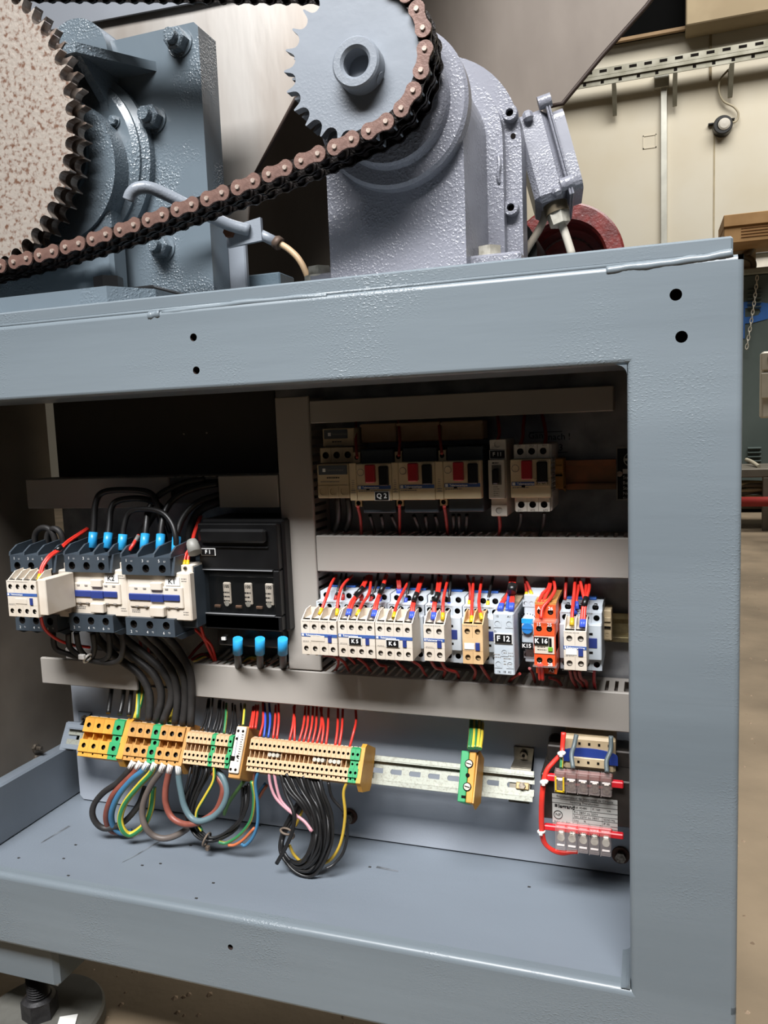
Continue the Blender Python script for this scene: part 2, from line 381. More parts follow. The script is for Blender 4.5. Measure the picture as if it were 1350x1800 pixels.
# round bulkhead lamp and its cable
q = W(1271, 219, 7.9); t = thing('wall_lamp', 'round wall lamp with black rim and pale glass on cream wall', 'lamp', (q.x, 7.9, q.z))
b = MB(); b.lathe((0, 0, 0), [(.055, -.012), (.08, -.012), (.088, .0), (.088, .1), (0, .1)], 32); b.build('rim', BLACK, t)
b = MB(); b.lathe((.01, 0, 0), [(.0, -.03), (.04, -.028), (.055, -.018), (.058, 0)], 32); b.build('glass', mat('lamp_glass', '#c6c0b4', .3), t)
b = MB(); b.box(-.13, -.08, .05, .1, .035, .05, .004); b.build('lug', BLACK, t); b = MB(); b.box(.07, .11, .05, .1, .055, .066, .004); b.build('lug', BLACK, t)
wire([(1281, 122, 7.95), (1266, 140, 7.95), (1264, 160, 7.95), (1272, 178, 7.95), (1290, 188, 7.95), (1298, 200, 7.95), (1294, 213, 7.95), (1283, 216, 7.92)], mat('lamp_cable', '#a3987f', .6), .01, 'thin pale cable looping from cable tray to round wall lamp', None, 'lamp_cable', cat='cable')
# far cabinet with louvres and a blue letter
cx0 = WZ(1308, 880, FZ); YC = 6.3
c0 = W(1290, 480, YC); c1 = W(1500, 480, YC); top = W(1330, 482, YC).z
FARG = mat('far_cabinet_green_grey', '#5f6a66', .5, 0, '#56615d', 2)
t = thing('far_cabinet', 'grey green steel cabinet with louvres and blue letter, far behind', 'cabinet', (c0.x, YC, FZ))
b = MB(); b.box(0, 1.6, 0, .6, .03, top-FZ, .01); b.build('body', FARG, t)
b = MB(); b.box(-.02, 1.62, -.02, .62, top-FZ, top-FZ+.05, .01); b.build('lid', mat('far_lid', '#9a9d92', .5), t)
for py0, n_ in ((508, 5), (786, 4)):
    for k in range(n_):
        q = W(1326, py0+k*7.5, YC); b = MB(); b.prism([(0, 0), (-.02, -.006), (-.02, -.012), (0, -.012)], 'x', -.05, .05); b.build('louvre', FARG, t, (q.x-c0.x, 0, q.z-FZ))
q = W(1319, 566, YC); txt('P', t, q.x-c0.x, -.004, q.z-FZ, .40, mat('letter_blue', '#3f74c0', .5), bold=.008, wide=1.5)
# cardboard box on top of the far cabinet row
q0 = W(1273, 382, 6.0); q1 = W(1420, 372, 6.0); q2 = W(1300, 426, 6.0)
CARD = mat('cardboard', '#ab8557', .8, 0, '#9d784b', 5)
t = thing('cardboard_box', 'brown cardboard box with printed side above the far cabinet', 'box', (q0.x, 6.0, q2.z))
b = MB(); b.box(0, q1.x-q0.x, 0, .5, 0, q0.z-q2.z, .004); b.build('carton', CARD, t)
b = MB(); b.box(-.004, q1.x-q0.x, -.012, .5, (q0.z-q2.z)*.62, q0.z-q2.z+.012, .003); b.build('flap', CARD, t)
b = MB()
for k in range(4): b.box(.12, .42-.04*(k % 2), -.004, 0, .1-k*.022, .104-k*.022)
b.build('print', mat('card_print', '#8a5f36', .8), t)
# shelf items below the carton: hooked pulley panel and bright window
q = W(1312, 450, 6.35); t = thing('lifting_hook', 'dark double lifting hook hanging on pale board under the carton', 'hook', (q.x, 6.35, q.z))
b = MB(); b.box(-.1, .07, .0, .02, -.17, .14, .004); b.build('board', mat('board_pale', '#b1a48d', .7), t)
b = MB(); b.tube(smooth([(.0, -.02, .1), (.04, -.02, .07), (.02, -.02, .02), (-.02, -.02, 0), (.04, -.02, -.04), (.05, -.02, -.1), (0, -.02, -.13), (-.04, -.02, -.1)], 6), .022, 8); b.build('hook_body', mat('hook_iron', '#5e5444', .6, .4), t)
q = W(1342, 450, 7.6); b = MB(); b.box(q.x-.12, q.x+1, 7.6, 7.62, q.z-.16, q.z+.12); fr = b.build('window_2', mat('lit_pane', '#efe6d6', .4)); struct(fr)
b = MB(); b.box(q.x-.16, q.x-.11, 7.56, 7.62, q.z-.3, q.z+.3, .004); b.box(q.x-.14, q.x+1, 7.56, 7.6, q.z+.02, q.z+.1, .004); struct(b.build('window_frame', mat('frame_grey', '#77746c', .6), fr))
# white plastic chain hanging in front of the far cabinet
t = thing('plastic_chain', 'white plastic link chain hanging slack before the far cabinet', 'chain', tuple(W(1331, 485, 6.26)))
pts = [W(1331-19*(k/17)**1.25, 485+128*k/17, 6.26) for k in range(18)]; ml = MB()
ln = .026; ring = [(cos(a)*.009, 0, sin(a)*.02) for a in [2*pi*k/12 for k in range(12)]]; ml.tube(ring, .0038, 6, close=True); mlink = ml.mesh('link', mat('chain_white', '#d6d0c0', .5))
for k in range(17):
    d = pts[k+1]-pts[k]; o = place('link', mlink, t, (pts[k]+pts[k+1])/2-pts[0]); o.rotation_euler = (0, atan2(d.x, d.z), (k % 2)*pi/2)
    o.scale = (1.1, 1.1, d.length/.03)
# white switch box at the right edge
q0 = W(1340, 618, 4.6); q1 = W(1341, 735, 4.6)
t = thing('switch_box', 'white wall switch box cut by right edge of picture', 'box', (q0.x, 4.6, q1.z)); H = q0.z-q1.z
b = MB(); b.box(0, .25, 0, .12, 0, H, .01); b.build('housing', mat('switch_box_white', '#d8d2c2', .5), t)
b = MB(); b.box(-.006, .25, -.012, 0, H*.3, H*.68, .004); b.box(-.006, .25, -.012, 0, H*.72, H*.98, .004); b.build('cover', mat('switch_cover', '#cfc8b6', .5), t)
b = MB(); b.box(.03, .2, -.016, -.01, H*.84, H*.92); b.build('dial', HOLE, t)
bp_ = WZ(1345, 905, FZ); b = MB(); b.cyl((.12, .06, FZ-q1.z), (.12, .06, 0), .03, n=12); b.build('post', mat('post_grey', '#77756e', .6), t)
# trestle with hanks of rope and a red roll
q0 = W(1300, 830, 5.2); t = thing('low_trestle', 'low grey trestle table standing on the far dirty floor', 'table', (q0.x, 5.2, FZ)); H = W(1325, 824, 5.2).z-FZ
TG = mat('trestle_grey', '#6d675c', .6, .3)
b = MB(); b.box(-.2, .9, 0, .6, H-.06, H, .006); b.build('tabletop', TG, t)
lx = W(1346, 900, 5.2).x-q0.x
for x in (lx, -.15):
    b = MB(); b.box(x-.02, x+.03, 0, .05, 0, H-.06, .004); b.build('leg', TG, t)
b = MB(); b.box(-.2, .9, .1, .5, H*.33, H*.4, .006); b.build('shelf', TG, t); zs = FZ+H*.4
q = W(1322, 850, 5.35)
t = thing('rope_hank', 'tangled hank of pale rope lying on trestle shelf', 'rope', (q.x, 5.35, zs)); hz = q.z-zs
for k in range(9):
    b = MB(); a = random.uniform(-.5, .5); pts = [Vector((cos(u)*random.uniform(.16, .2), random.uniform(-.06, .06), .035+hz*.55*(k/9)+sin(u)*.05)) for u in [2*pi*i/9 for i in range(9)]]
    b.tube(smooth(pts, 4, True), .014, 6, close=True); b.build('strand', mat('rope_pale', '#a89873', .8) if k % 3 else mat('rope_dark', '#5c5443', .8), t)
b = MB(); b.tube([(0, 0, 0), (.9, 0, 0)], .034, 14); o = b.build('red_roll', mat('roll_red', '#a5322c', .6), None, tuple(W(1300, 884, 5.15))); o.location.z = zs+.046
o.location.z = W(1322, 878, 5.3).z; tag(o, 'red roll of tape lying below the rope on far shelf', 'roll')
wire([(1312, 808, 5.6), (1322, 812, 5.5), (1334, 820, 5.3)], mat('hose_pale', '#b5ad98', .6), .014, 'pale hose drooping over the far trestle edge', None, 'hose', cat='hose')
# scraps on the floor
GS = mat('green_scrap', '#2f5a48', .6)
q = WZ(1313, 1525, FZ); b = MB(); b.prism([(-.02, -.01), (.02, -.012), (.022, .012), (-.02, .01)], 'z', FZ, FZ+.006); tag(b.build('floor_scrap', GS), 'small dark green scrap lying on floor right of post', 'scrap')
PEB = mat('grit', '#a8927a', .9, 0, '#7d6a55', 90)
b = MB()
for k in range(900):
    q = Vector((random.uniform(.1, 1.1), random.uniform(-.2, 3.6)**1, FZ)) if k % 3 else Vector((random.uniform(-.9, -.2), random.uniform(-.05, .9), FZ)); r = random.uniform(.002, .006)*(1+.0*q.y)
    n0 = b.add([q+Vector((cos(a)*r*random.uniform(.6, 1.2), sin(a)*r*random.uniform(.6, 1.2), 0)) for a in (0, 1.2, 2.5, 3.8, 5)]); n1 = b.add([q+Vector((0, 0, r*.7))])
    for i in range(5): b.face([n0+i, n0+(i+1) % 5, n1])
o = b.build('floor_grit', PEB); o['kind'] = 'stuff'; tag(o, 'loose grit and crumbs scattered on the brown floor', 'grit')

# ================================================================ machine frame
fr = thing('machine_frame', 'blue grey painted steel machine frame with open electrical bay', 'machine frame', (-.45, .05, -.098))
XL, XR, ZT, ZO, ZB = -1.08, .0957, .6925, .605, -.098
def rounded(y0, y1, z0, z1, r, n=4):
    out = []
    for (cy, cz, a0) in ((y1-r, z1-r, 0), (y0+r, z1-r, 90), (y0+r, z0+r, 180), (y1-r, z0+r, 270)):
        for k in range(n+1): a = radians(a0+90*k/n); out.append((cy+cos(a)*r, cz+sin(a)*r))
    return out
def frontgrid(b, x0, x1, z0, z1, holes, dep=.014):
    """flat front at y=0 split into cells so that every bolt hole is a real recess"""
    xs = [x0]
    for h in holes: xs += [h[0]-.014, h[0]+.014]
    xs = xs+[x1]
    groups = {}
    for h in holes: groups.setdefault(round(h[0], 1), []).append(h)
    x = x0
    for g in sorted(groups):
        hs = sorted(groups[g], key=lambda h: h[1]); a = min(h[0] for h in hs)-.015; c = max(h[0] for h in hs)+.015
        b.quad((x, 0, z0), (a, 0, z0), (a, 0, z1), (x, 0, z1)); z = z0
        for i, h in enumerate(hs):
            zt = (h[1]+hs[i+1][1])/2 if i+1 < len(hs) else z1
            b.hole(a, c, z, zt, 0, h[2], dep, h[0], h[1], n=18); z = zt
        x = c
    b.quad((x, 0, z0), (x1, 0, z0), (x1, 0, z1), (x, 0, z1))
def hp(px, py, r): q = W(px, py, 0); return (q.x, q.z, r)
RE = .005
def qround(b, run0, run1, horiz, pos, sg, r=RE, n=4):
    """quarter round from the front face (y=0) back to y=r along one edge; sg: which way the solid lies"""
    P = [(r-r*cos(pi/2*k/n), pos+sg*(r-r*sin(pi/2*k/n))) for k in range(n+1)]
    mk = (lambda a, p: (a, p[0], p[1])) if horiz else (lambda a, p: (p[1], p[0], a))
    i = b.add([mk(run0, p) for p in P]); j = b.add([mk(run1, p) for p in P])
    for k in range(n): b.face([i+k, i+k+1, j+k+1, j+k], 0, True)
HR = mat('hole_rust', '#2a1a14', .9)
b = MB(); frontgrid(b, XL, XR-RE, ZO+RE, ZT-RE, [hp(340, 593, .0042), hp(345, 651, .0042), hp(1188, 518, .0052), hp(1198, 592, .0052)])
qround(b, XL, RE, True, ZO, 1); qround(b, XL, XR-RE, True, ZT, -1); qround(b, ZO+RE, ZT-RE, False, XR, -1)
b.quad((XL, RE, ZO), (RE, RE, ZO), (RE, .09, ZO), (XL, .09, ZO)); b.quad((XL, .09, ZO), (XR, .09, ZO), (XR, .09, ZT), (XL, .09, ZT)); b.quad((XR, RE, ZO), (XR, .09, ZO), (XR, .09, ZT), (XR, RE, ZT)); b.quad((XL, RE, ZT), (XR, RE, ZT), (XR, .09, ZT), (XL, .09, ZT))
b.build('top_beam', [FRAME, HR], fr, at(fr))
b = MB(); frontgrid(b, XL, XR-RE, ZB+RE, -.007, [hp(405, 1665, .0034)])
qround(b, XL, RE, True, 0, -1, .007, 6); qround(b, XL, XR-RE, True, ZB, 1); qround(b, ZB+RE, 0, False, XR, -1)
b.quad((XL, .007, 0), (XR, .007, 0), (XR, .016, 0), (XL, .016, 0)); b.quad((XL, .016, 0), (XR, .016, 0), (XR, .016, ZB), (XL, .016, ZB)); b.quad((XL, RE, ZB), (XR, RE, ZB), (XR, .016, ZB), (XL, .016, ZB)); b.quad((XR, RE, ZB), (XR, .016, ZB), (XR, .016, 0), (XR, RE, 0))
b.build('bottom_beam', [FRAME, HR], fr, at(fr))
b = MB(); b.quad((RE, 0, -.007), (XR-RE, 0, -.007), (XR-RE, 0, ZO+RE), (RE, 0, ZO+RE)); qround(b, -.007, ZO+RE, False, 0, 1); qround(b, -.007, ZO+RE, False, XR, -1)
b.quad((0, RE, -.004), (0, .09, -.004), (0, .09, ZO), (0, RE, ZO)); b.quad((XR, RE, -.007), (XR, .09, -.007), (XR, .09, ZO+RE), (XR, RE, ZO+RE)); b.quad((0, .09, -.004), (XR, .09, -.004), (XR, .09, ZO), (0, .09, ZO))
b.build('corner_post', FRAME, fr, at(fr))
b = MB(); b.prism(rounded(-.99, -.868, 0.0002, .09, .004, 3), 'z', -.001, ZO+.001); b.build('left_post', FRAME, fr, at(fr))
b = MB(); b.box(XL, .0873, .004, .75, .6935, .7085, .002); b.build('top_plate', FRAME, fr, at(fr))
# corner fillets inside the opening
for zc, sg in ((ZO, -1), (0, 1)):
    b = MB(); R_ = .009; po = [(0, zc)]+[(-R_+R_*sin(a), zc+sg*(R_-R_*cos(a))) for a in [pi/2*k/6 for k in range(7)]]
    b.prism(po, 'y', .0006, .06); b.build('corner_weld', POST, fr, at(fr))
def bead(pts, r, seed):
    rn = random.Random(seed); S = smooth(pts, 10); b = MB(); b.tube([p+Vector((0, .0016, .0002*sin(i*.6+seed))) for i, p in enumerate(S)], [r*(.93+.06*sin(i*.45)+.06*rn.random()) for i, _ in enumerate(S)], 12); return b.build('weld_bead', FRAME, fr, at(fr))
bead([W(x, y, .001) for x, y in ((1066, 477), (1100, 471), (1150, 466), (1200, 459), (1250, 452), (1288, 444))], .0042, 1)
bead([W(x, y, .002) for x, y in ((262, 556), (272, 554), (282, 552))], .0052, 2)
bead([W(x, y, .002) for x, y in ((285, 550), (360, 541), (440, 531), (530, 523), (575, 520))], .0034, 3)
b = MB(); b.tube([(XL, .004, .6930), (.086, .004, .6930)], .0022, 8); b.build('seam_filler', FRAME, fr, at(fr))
# bay interior
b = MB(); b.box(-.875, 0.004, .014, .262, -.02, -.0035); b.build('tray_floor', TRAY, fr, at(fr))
WALLIN = mat('bay_wall_grimy', '#7a7268', .6, .2, '#5c554d', 7, .35, .7, .1, 60)
yw = WX(86, 790, -.866).y; b = MB(); b.box(-.88, -.866, .01, yw, -.004, .69); b.box(-.88, -.866, yw, .262, -.004, .40); b.box(-.88, -.866, yw, .262, .622, .69); b.build('side_wall', WALLIN, fr, at(fr))
zf = W(125, 1318, .2).z
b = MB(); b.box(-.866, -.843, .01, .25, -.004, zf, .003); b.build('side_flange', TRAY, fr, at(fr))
b = MB(); b.box(-.832, .01, .252, .258, -.004, .69); b.box(-.88, -.832, .252, .258, -.004, .40); b.box(-.88, -.832, .252, .258, .622, .69); b.build('rear_panel', WALLIN, fr, at(fr))
b = MB(); b.box(.004, .012, .09, .262, -.02, .69); b.build('right_wall', WALLIN, fr, at(fr))
for px, py in ((62, 1315), (64, 1334)):
    q = WX(px, py, -.866); b = MB(); b.cyl((0, 0, 0), (.004, 0, 0), .007, n=6); b.cyl((.004, 0, 0), (.012, 0, 0), .0035, n=10); b.build('wall_bolt', SCREW, fr, q-Vector(fr.location))
b = MB(); b.box(.0845, XR, .0905, .75, ZB, .6932, .002); b.build('side_panel', POST, fr, at(fr))
# mounting plates
xpl = -.826; zsplit = W(700, 1240, .211).z
t = thing('mounting_plate', 'galvanised mounting plate carrying the breakers and contactors', 'mounting plate', (-.4, .211, zsplit)); mp = t
b = MB(); b.box(W(100, 790, .211).x, .003, .211, .214, zsplit, .66, .0006); b.build('zinc_sheet', ZINC, t, at(t))
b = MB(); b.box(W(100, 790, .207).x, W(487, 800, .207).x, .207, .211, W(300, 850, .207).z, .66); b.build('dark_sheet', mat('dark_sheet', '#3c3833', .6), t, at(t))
for px, py in ((324, 763), (364, 761)):
    q = W(px, py, .2065); b = MB(); b.cyl((0, 0, 0), (0, -.0015, 0), .0012, n=8); b.build('rivet', PIN, t, q-Vector(t.location))
for s_, px, py, z_ in (('Ganz', 945, 766, .011), ('nach !', 983, 768, .011), ('3', 986, 787, .011)):
    q = W(px, py, .2105); txt(s_, t, q.x-t.location.x, q.y-.211, q.z-t.location.z, z_, INK)
b = MB(); q0 = W(930, 761, .2107); q1 = W(988, 757, .2107); b.box(q0.x, q1.x, .2105, .211, q0.z, q0.z+.0008); q2 = W(981, 796, .2107); b.box(q2.x, q2.x+.011, .2105, .211, q2.z, q2.z+.0008); b.build('stencil_line', INK, t, at(t))
xa = W(142, 1390, .208).x; t = thing('lower_mounting_plate', 'blue grey painted back plate behind terminal rail above the tray', 'mounting plate', (-.4, .206, .012))
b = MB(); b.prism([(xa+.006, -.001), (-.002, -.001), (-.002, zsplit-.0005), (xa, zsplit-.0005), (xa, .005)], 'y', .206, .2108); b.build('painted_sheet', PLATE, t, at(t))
for px, py in ((616, 1434), (1091, 1502)):
    q = W(px, py, .206); b = MB(); b.cyl((0, 0, 0), (0, -.003, 0), .0105, n=24); b.cyl((0, -.003, 0), (0, -.0095, 0), .0068, n=6, m=1); o = b.build('plate_bolt', [mat('washer_rusty', '#5e4337', .6, .5), SCREW], t, q-Vector(t.location)); o['label'] = 'hex bolt on rusty washer'
for pts in (((300, 1468), (270, 1485), (235, 1506), (215, 1516)), ((122, 1452), (95, 1468), (72, 1482)), ((662, 1524), (700, 1532))):
    P = [WZ(x, y, -.0035) for x, y in pts]; b = MB()
    for i, (a_, c_) in enumerate(zip(P, P[1:])):
        wd = (.0022, .0016, .0008)[i]; n_ = Vector((-(c_-a_).y, (c_-a_).x, 0)).normalized()*wd; b.quad(a_+n_+Vector((0, 0, .0003)), a_-n_+Vector((0, 0, .0003)), c_-n_*.7+Vector((0, 0, .0003)), c_+n_*.7+Vector((0, 0, .0003)))
    b.build('scratch', mat('scratch_dark', '#4a4d50', .7, 0, '#6c7177', 60), fr, at(fr))
# levelling foot
q = WZ(66, 1786, -.24); fx, fy = q.x, .055
t = thing('levelling_foot', 'levelling foot with threaded stud and thick round pad under frame', 'machine foot', (fx, fy, FZ))
b = MB(); b.lathe((0, 0, 0), [(0, 0), (.084, 0), (.0855, .004), (.0855, .02), (.082, .024), (0, .0245)], 56, axis='z'); b.build('round_pad', mat('foot_pad', '#6a6963', .6, .2, '#5a5852', 20), t)
IRON = mat('foot_iron', '#3d3c3d', .45, .5, '#2f2e2f', 60, bump=.2)
b = MB(); b.cyl((0, 0, .0245), (0, 0, .05), .024, n=6); b.cyl((0, 0, .05), (0, 0, .053), .022, .017, n=24); b.build('hex_nut', IRON, t)
b = MB(); pf = []
for k in range(17): pf += [(.0122, .05+k*.0036), (.0155, .0518+k*.0036)]
b.lathe((0, 0, 0), pf, 24, axis='z'); b.build('threaded_stud', IRON, t)
zb = W(60, 1728, .02).z; q = W(100, 1690, .02)
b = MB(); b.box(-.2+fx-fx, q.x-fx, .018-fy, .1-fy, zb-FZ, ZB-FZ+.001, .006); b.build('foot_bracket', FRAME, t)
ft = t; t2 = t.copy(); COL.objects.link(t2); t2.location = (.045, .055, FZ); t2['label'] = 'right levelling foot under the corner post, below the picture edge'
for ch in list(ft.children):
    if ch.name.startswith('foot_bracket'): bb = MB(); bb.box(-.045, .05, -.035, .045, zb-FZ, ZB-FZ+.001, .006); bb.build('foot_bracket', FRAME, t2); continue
    c_ = ch.copy(); COL.objects.link(c_); c_.parent = t2
q = WZ(22, 1745, FZ); b = MB(); b.prism([(-.16, -.05), (-.0, -.04), (.02, .05), (-.14, .06)], 'z', FZ, FZ+.012); o = b.build('wood_offcut', mat('wood_offcut', '#b58a52', .7, 0, '#a67a45', 30)); o.location = (q.x-.06, q.y+.06, 0); tag(o, 'pale wooden offcut lying on floor left of levelling foot', 'wood')
q = WZ(118, 1797, -.24); b = MB(); b.box(-.012, .012, -.012, .012, 0, .0015); o = b.build('paper_scrap', PAPER, None, (q.x, q.y, -.2404)); o.rotation_euler = (0, 0, .5); tag(o, 'white paper scrap lying on the round foot pad', 'paper')
# crumbs on the tray
b = MB()
for px, py in ((120, 1540), (112, 1510), (250, 1522), (282, 1519), (375, 1553), (133, 1486), (33, 1509), (382, 1596), (345, 1580), (463, 1441), (456, 1452), (335, 1487), (650, 1525), (930, 1560)):
    q = WZ(px, py, -.004); b.box(q.x-.0016, q.x+.0018, q.y-.001, q.y+.001, -.004, -.0028)
o = b.build('tray_crumbs', mat('crumb_dark', '#2c2a28', .8)); o['kind'] = 'stuff'; tag(o, 'dark crumbs scattered over the blue grey tray floor', 'crumbs')

# ================================================================ machinery on top
# hopper sheets
t = thing('hopper', 'tall stainless hopper with slanted sheet sides behind the gearbox', 'hopper', (-.3, .42, .7085))
def sheet(name, px, Y, th, m, extra=()):
    P = [W(x, y, Y) for x, y in px]; b = MB(); b.prism([(p.x, p.z) for p in P], 'y', Y, Y+th); return b.build(name, m, t, at(t))
sheet('front_sheet', [(150, -600), (760, -600), (640, -40), (600, 46), (519, 174), (441, 318), (425, 500), (425, 560), (150, 560)], .36, .004, STAIN)
b = MB(); P = [W(760, -600, .358), W(640, -40, .358), W(600, 46, .358), W(519, 174, .358), W(441, 320, .358)]; b.tube(P, .0028, 6); b.build('sheet_edge', HOPEDGE, t, at(t))
sheet('rear_sheet', [(380, -600), (1500, -600), (1330, -240), (1136, 11), (1060, 94), (989, 181), (968, 186), (700, 480), (700, 560), (380, 560)], .62, .006, HOPPER)
b = MB(); P = [W(1500, -600, .615), W(1330, -240, .615), W(1136, 11, .615), (W(1060, 96, .615)), W(989, 182, .615), W(966, 187, .615)]; b.tube(P, .0035, 6); b.build('rim_edge', HOPEDGE, t, at(t))
sheet('side_sheet', [(-300, -560), (420, -560), (420, -14), (330, 6), (100, 50), (-300, 130)], .35, .004, mat('grey_sheet', '#8b8f96', .4, .3))
b = MB(); P = [W(92, 50, .355), W(330, 5, .355), W(420, -15, .355)]; b.tube(P, .003, 6); b.build('sheet_edge', HOPEDGE, t, at(t))
q0 = W(425, 496, .3); q1 = W(492, 490, .3); b = MB(); b.box(q0.x, q1.x, .3, .35, .7085, W(450, 482, .3).z, .002); tag(b.build('cable_tray_end', DARKPAINT), 'small blue grey steel channel lying behind the grease fitting', 'channel')

# bearing housing
YB = .215
t = thing('bearing_housing', 'dark blue grey flanged bearing housing with hex bolts and gussets', 'bearing housing', (W(250, 300, YB).x, YB, .7085)); bh = t
xr = W(362, 280, YB).x; zt = W(330, 41, YB).z; xl = W(192, 62, YB).x
b = MB(); b.prism([(xl-.2, .7085), (xr, .7085), (xr, zt-.006), (xr-.006, zt), (xl, zt), (xl-.2, zt-.05)], 'y', YB, YB+.045); b.build('flange_plate', BEAR, t, at(t))
c = W(135, 105, YB-.01); b = MB(); b.cyl((c.x, YB-.012, c.z), (c.x, YB+.03, c.z), .052, n=40); b.build('lobe', BEAR, t, at(t))
g0 = W(276, 108, YB); g1 = WZ(120, 76, g0.z)
gy = min(g1.y, YB-.03)
b = MB(); b.prism([(g0.x, YB+.002), (g0.x-.008, YB-.008), (g1.x+.01, gy), (g1.x-.05, gy), (g1.x-.05, YB+.002)], 'z', g0.z-.012, g0.z); b.build('gusset', BEAR, t, at(t))
gx = W(185, 150, YB-.03).x; b = MB(); b.prism([(YB+.002, g0.z-.012), (gy+.01, g0.z-.012), (YB-.03, g0.z-.05), (YB-.012, g0.z-.1), (YB+.002, g0.z-.12)], 'x', gx-.012, gx); b.build('gusset_web', BEAR, t, at(t))
c = W(118, 292, YB-.02)
rr = W(246, 292, YB-.02).x-c.x
b = MB(); b.lathe((c.x, YB, c.z), [(rr*1.1, .0), (rr*1.1, -.012), (rr*1.02, -.018), (rr*1.02, -.022), (rr*.95, -.026), (rr*.72, -.026), (rr*.70, -.022), (rr*.70, .0)], 64); b.build('bearing_ring', BEAR, t, at(t))
b = MB(); b.lathe((c.x, YB, c.z), [(rr*.7, -.002), (rr*.55, -.002), (rr*.55, -.06), (0, -.06)], 56); b.build('shaft_hub', DARKPAINT, t, at(t))  # hub coloured darker to paint in the shadow gap inside the ring
hx = hexm(.0125, .011)
def bolt(parent, px, py, Y, s=1., m=BEAR, stud=True, nm='hex_bolt'):
    q = W(px, py, Y); b = MB(); b.cyl((0, 0, 0), (0, -.002, 0), .0155*s, n=24); b.cyl((0, -.002, 0), (0, -.012*s, 0), .0128*s, n=6); b.cyl((0, -.012*s, 0), (0, -.014*s, 0), .0128*s, .0105*s, n=6)
    if stud: b.cyl((0, -.014*s, 0), (0, -.022*s, 0), .0075*s, .0068*s, n=16)
    return b.build(nm, m, parent, q-Vector(parent.location))
bolt(t, 316, 75, YB, 1.22); bolt(t, 271, 210, YB, 1.22); bolt(t, 287, 436, YB, 1.22); bolt(t, 202, 214, YB-.026, .55, stud=False)
# pedestal in front of the flange
px_ = W(195, 430, .165).x
b = MB(); b.box(px_-.3, px_, .165, .2, .7085, W(150, 300, .165).z, .005); b.build('pedestal', BEAR, t, at(t))
b = MB(); c2 = W(100, 300, .16); b.cyl((c2.x, .16, c2.z), (c2.x, .205, c2.z), W(203, 300, .16).x-c2.x, n=56); b.build('pedestal_boss', BEAR, t, at(t))
f0 = W(188, 520, .03); b = MB(); b.prism([(f0.x-.3, .03), (f0.x, .03), (f0.x+.035, .075), (f0.x+.035, .2), (f0.x-.3, .2)], 'z', .7085, W(120, 510, .03).z); b.build('foot', BEAR, t, at(t))
q = W(191, 500, .06); b = MB(); b.cyl((0, 0, -.012), (0, 0, .008), .017, n=6); b.build('foot_bolt', BLACK, t, q-Vector(t.location))
q0 = W(217, 512, .1); b = MB(); b.box(q0.x, W(270, 508, .1).x, .1, .2, .7085, W(240, 503, .1).z, .003); b.build('spacer_block', BLACK, t, at(t))
# strip beside the flange with the grease line
t = thing('support_strip', 'grey upright steel strip beside the bearing housing', 'steel strip', (W(405, 470, .25).x, .25, .7085))
q0 = W(386, 470, .25).x; q1 = W(425, 470, .25).x; b = MB(); b.box(q0, q1, .262, .272, .7085, W(400, 392, .25).z, .002); b.build('strip', SPRK, t, at(t))
t = thing('grease_pipe', 'bent grey grease pipe with bracket and tan hose beside chain', 'pipe', tuple(W(425, 405, .2)))
P = [W(226, 352, .13), W(231, 340, .13), W(243, 331, .132), W(265, 331, .14), (W(300, 346, .155)), W(350, 371, .175), W(400, 394, .2), W(438, 405, .215)]
S = smooth(P, 6); b = MB(); b.tube(S, .0078, 14); b.build('pipe', SPRK, t, at(t))
P = [W(x, y, .21) for x, y in ((392, 400), (454, 380), (457, 421), (396, 434))]; b = MB(); b.prism([(p.x, p.z) for p in P], 'y', .215, .221); b.build('bracket', SPRK, t, at(t))
q = W(405, 409, .213); b = MB(); b.cyl((0, 0, 0), (0, -.007, 0), .0075, n=6); b.build('bracket_bolt', mat('bolt_rust', '#6e4632', .6, .5), t, q-Vector(t.location))
b = MB(); b.tube([W(450, 408, .222), W(486, 426, .225)], .0068, 14); b.build('fitting', SPRK, t, at(t))
b = MB(); b.tube([W(484, 424, .225), W(493, 430, .225)], .009, 6); b.build('nut', mat('bolt_rust2', '#5a4a40', .6, .5), t, at(t))
b = MB(); b.tube(smooth([W(492, 428, .225), W(510, 440, .225), W(527, 458, .225), W(540, 485, .225), W(545, 510, .225)], 6), .0042, 10); b.build('hose', HOSE, t, at(t))

# gearbox
YG = .19
ring_c = W(687, 187, .17); ring_r = (W(819, 187, .17).x-W(555, 187, .17).x)/2
gx0 = W(577, 380, YG).x; gx1 = W(816, 380, YG).x; gc = (gx0+gx1)/2; gr = (gx1-gx0)/2
t = thing('gearbox', 'lavender grey painted cast gearbox bolted to the frame top', 'gearbox', (gc, .3, .7085)); gb = t
zc = ring_c.z+.004
def arch(r, n=28, z0=.7085, xc=None):
    xc = gc if xc is None else xc
    return [(xc-r, z0), (xc+r, z0)]+[(xc+r*cos(pi*k/n), zc+r*sin(pi*k/n)) for k in range(n+1)]
b = MB(); b.prism(arch(gr), 'y', YG, .36, sm=False)
b.build('housing', GEAR, t, at(t))
b = MB(); b.lathe((ring_c.x, YG, ring_c.z), [(ring_r, 0), (ring_r, -.016), (ring_r-.004, -.02), (ring_r*.78, -.02), (ring_r*.76, -.03), (ring_r*.73, -.034), (0, -.034)], 72); b.build('front_ring', GEAR, t, at(t))
gf = W(918, 330, .36).x-gc
b = MB(); b.prism(arch(gf), 'y', .36, .40); b.build('rear_flange', GEAR, t, at(t))
fl = (W(890, 330, .36).x-gc)
b = MB(); po = arch(fl); b.prism(po, 'y', .338, .361); b.build('fillet_band', GEAR, t, at(t))
b = MB(); b.box(gx1-.006, gx1+.0015, YG-.001, YG+.004, .7085, zc); b.build('rib_line', GEAR, t, at(t))
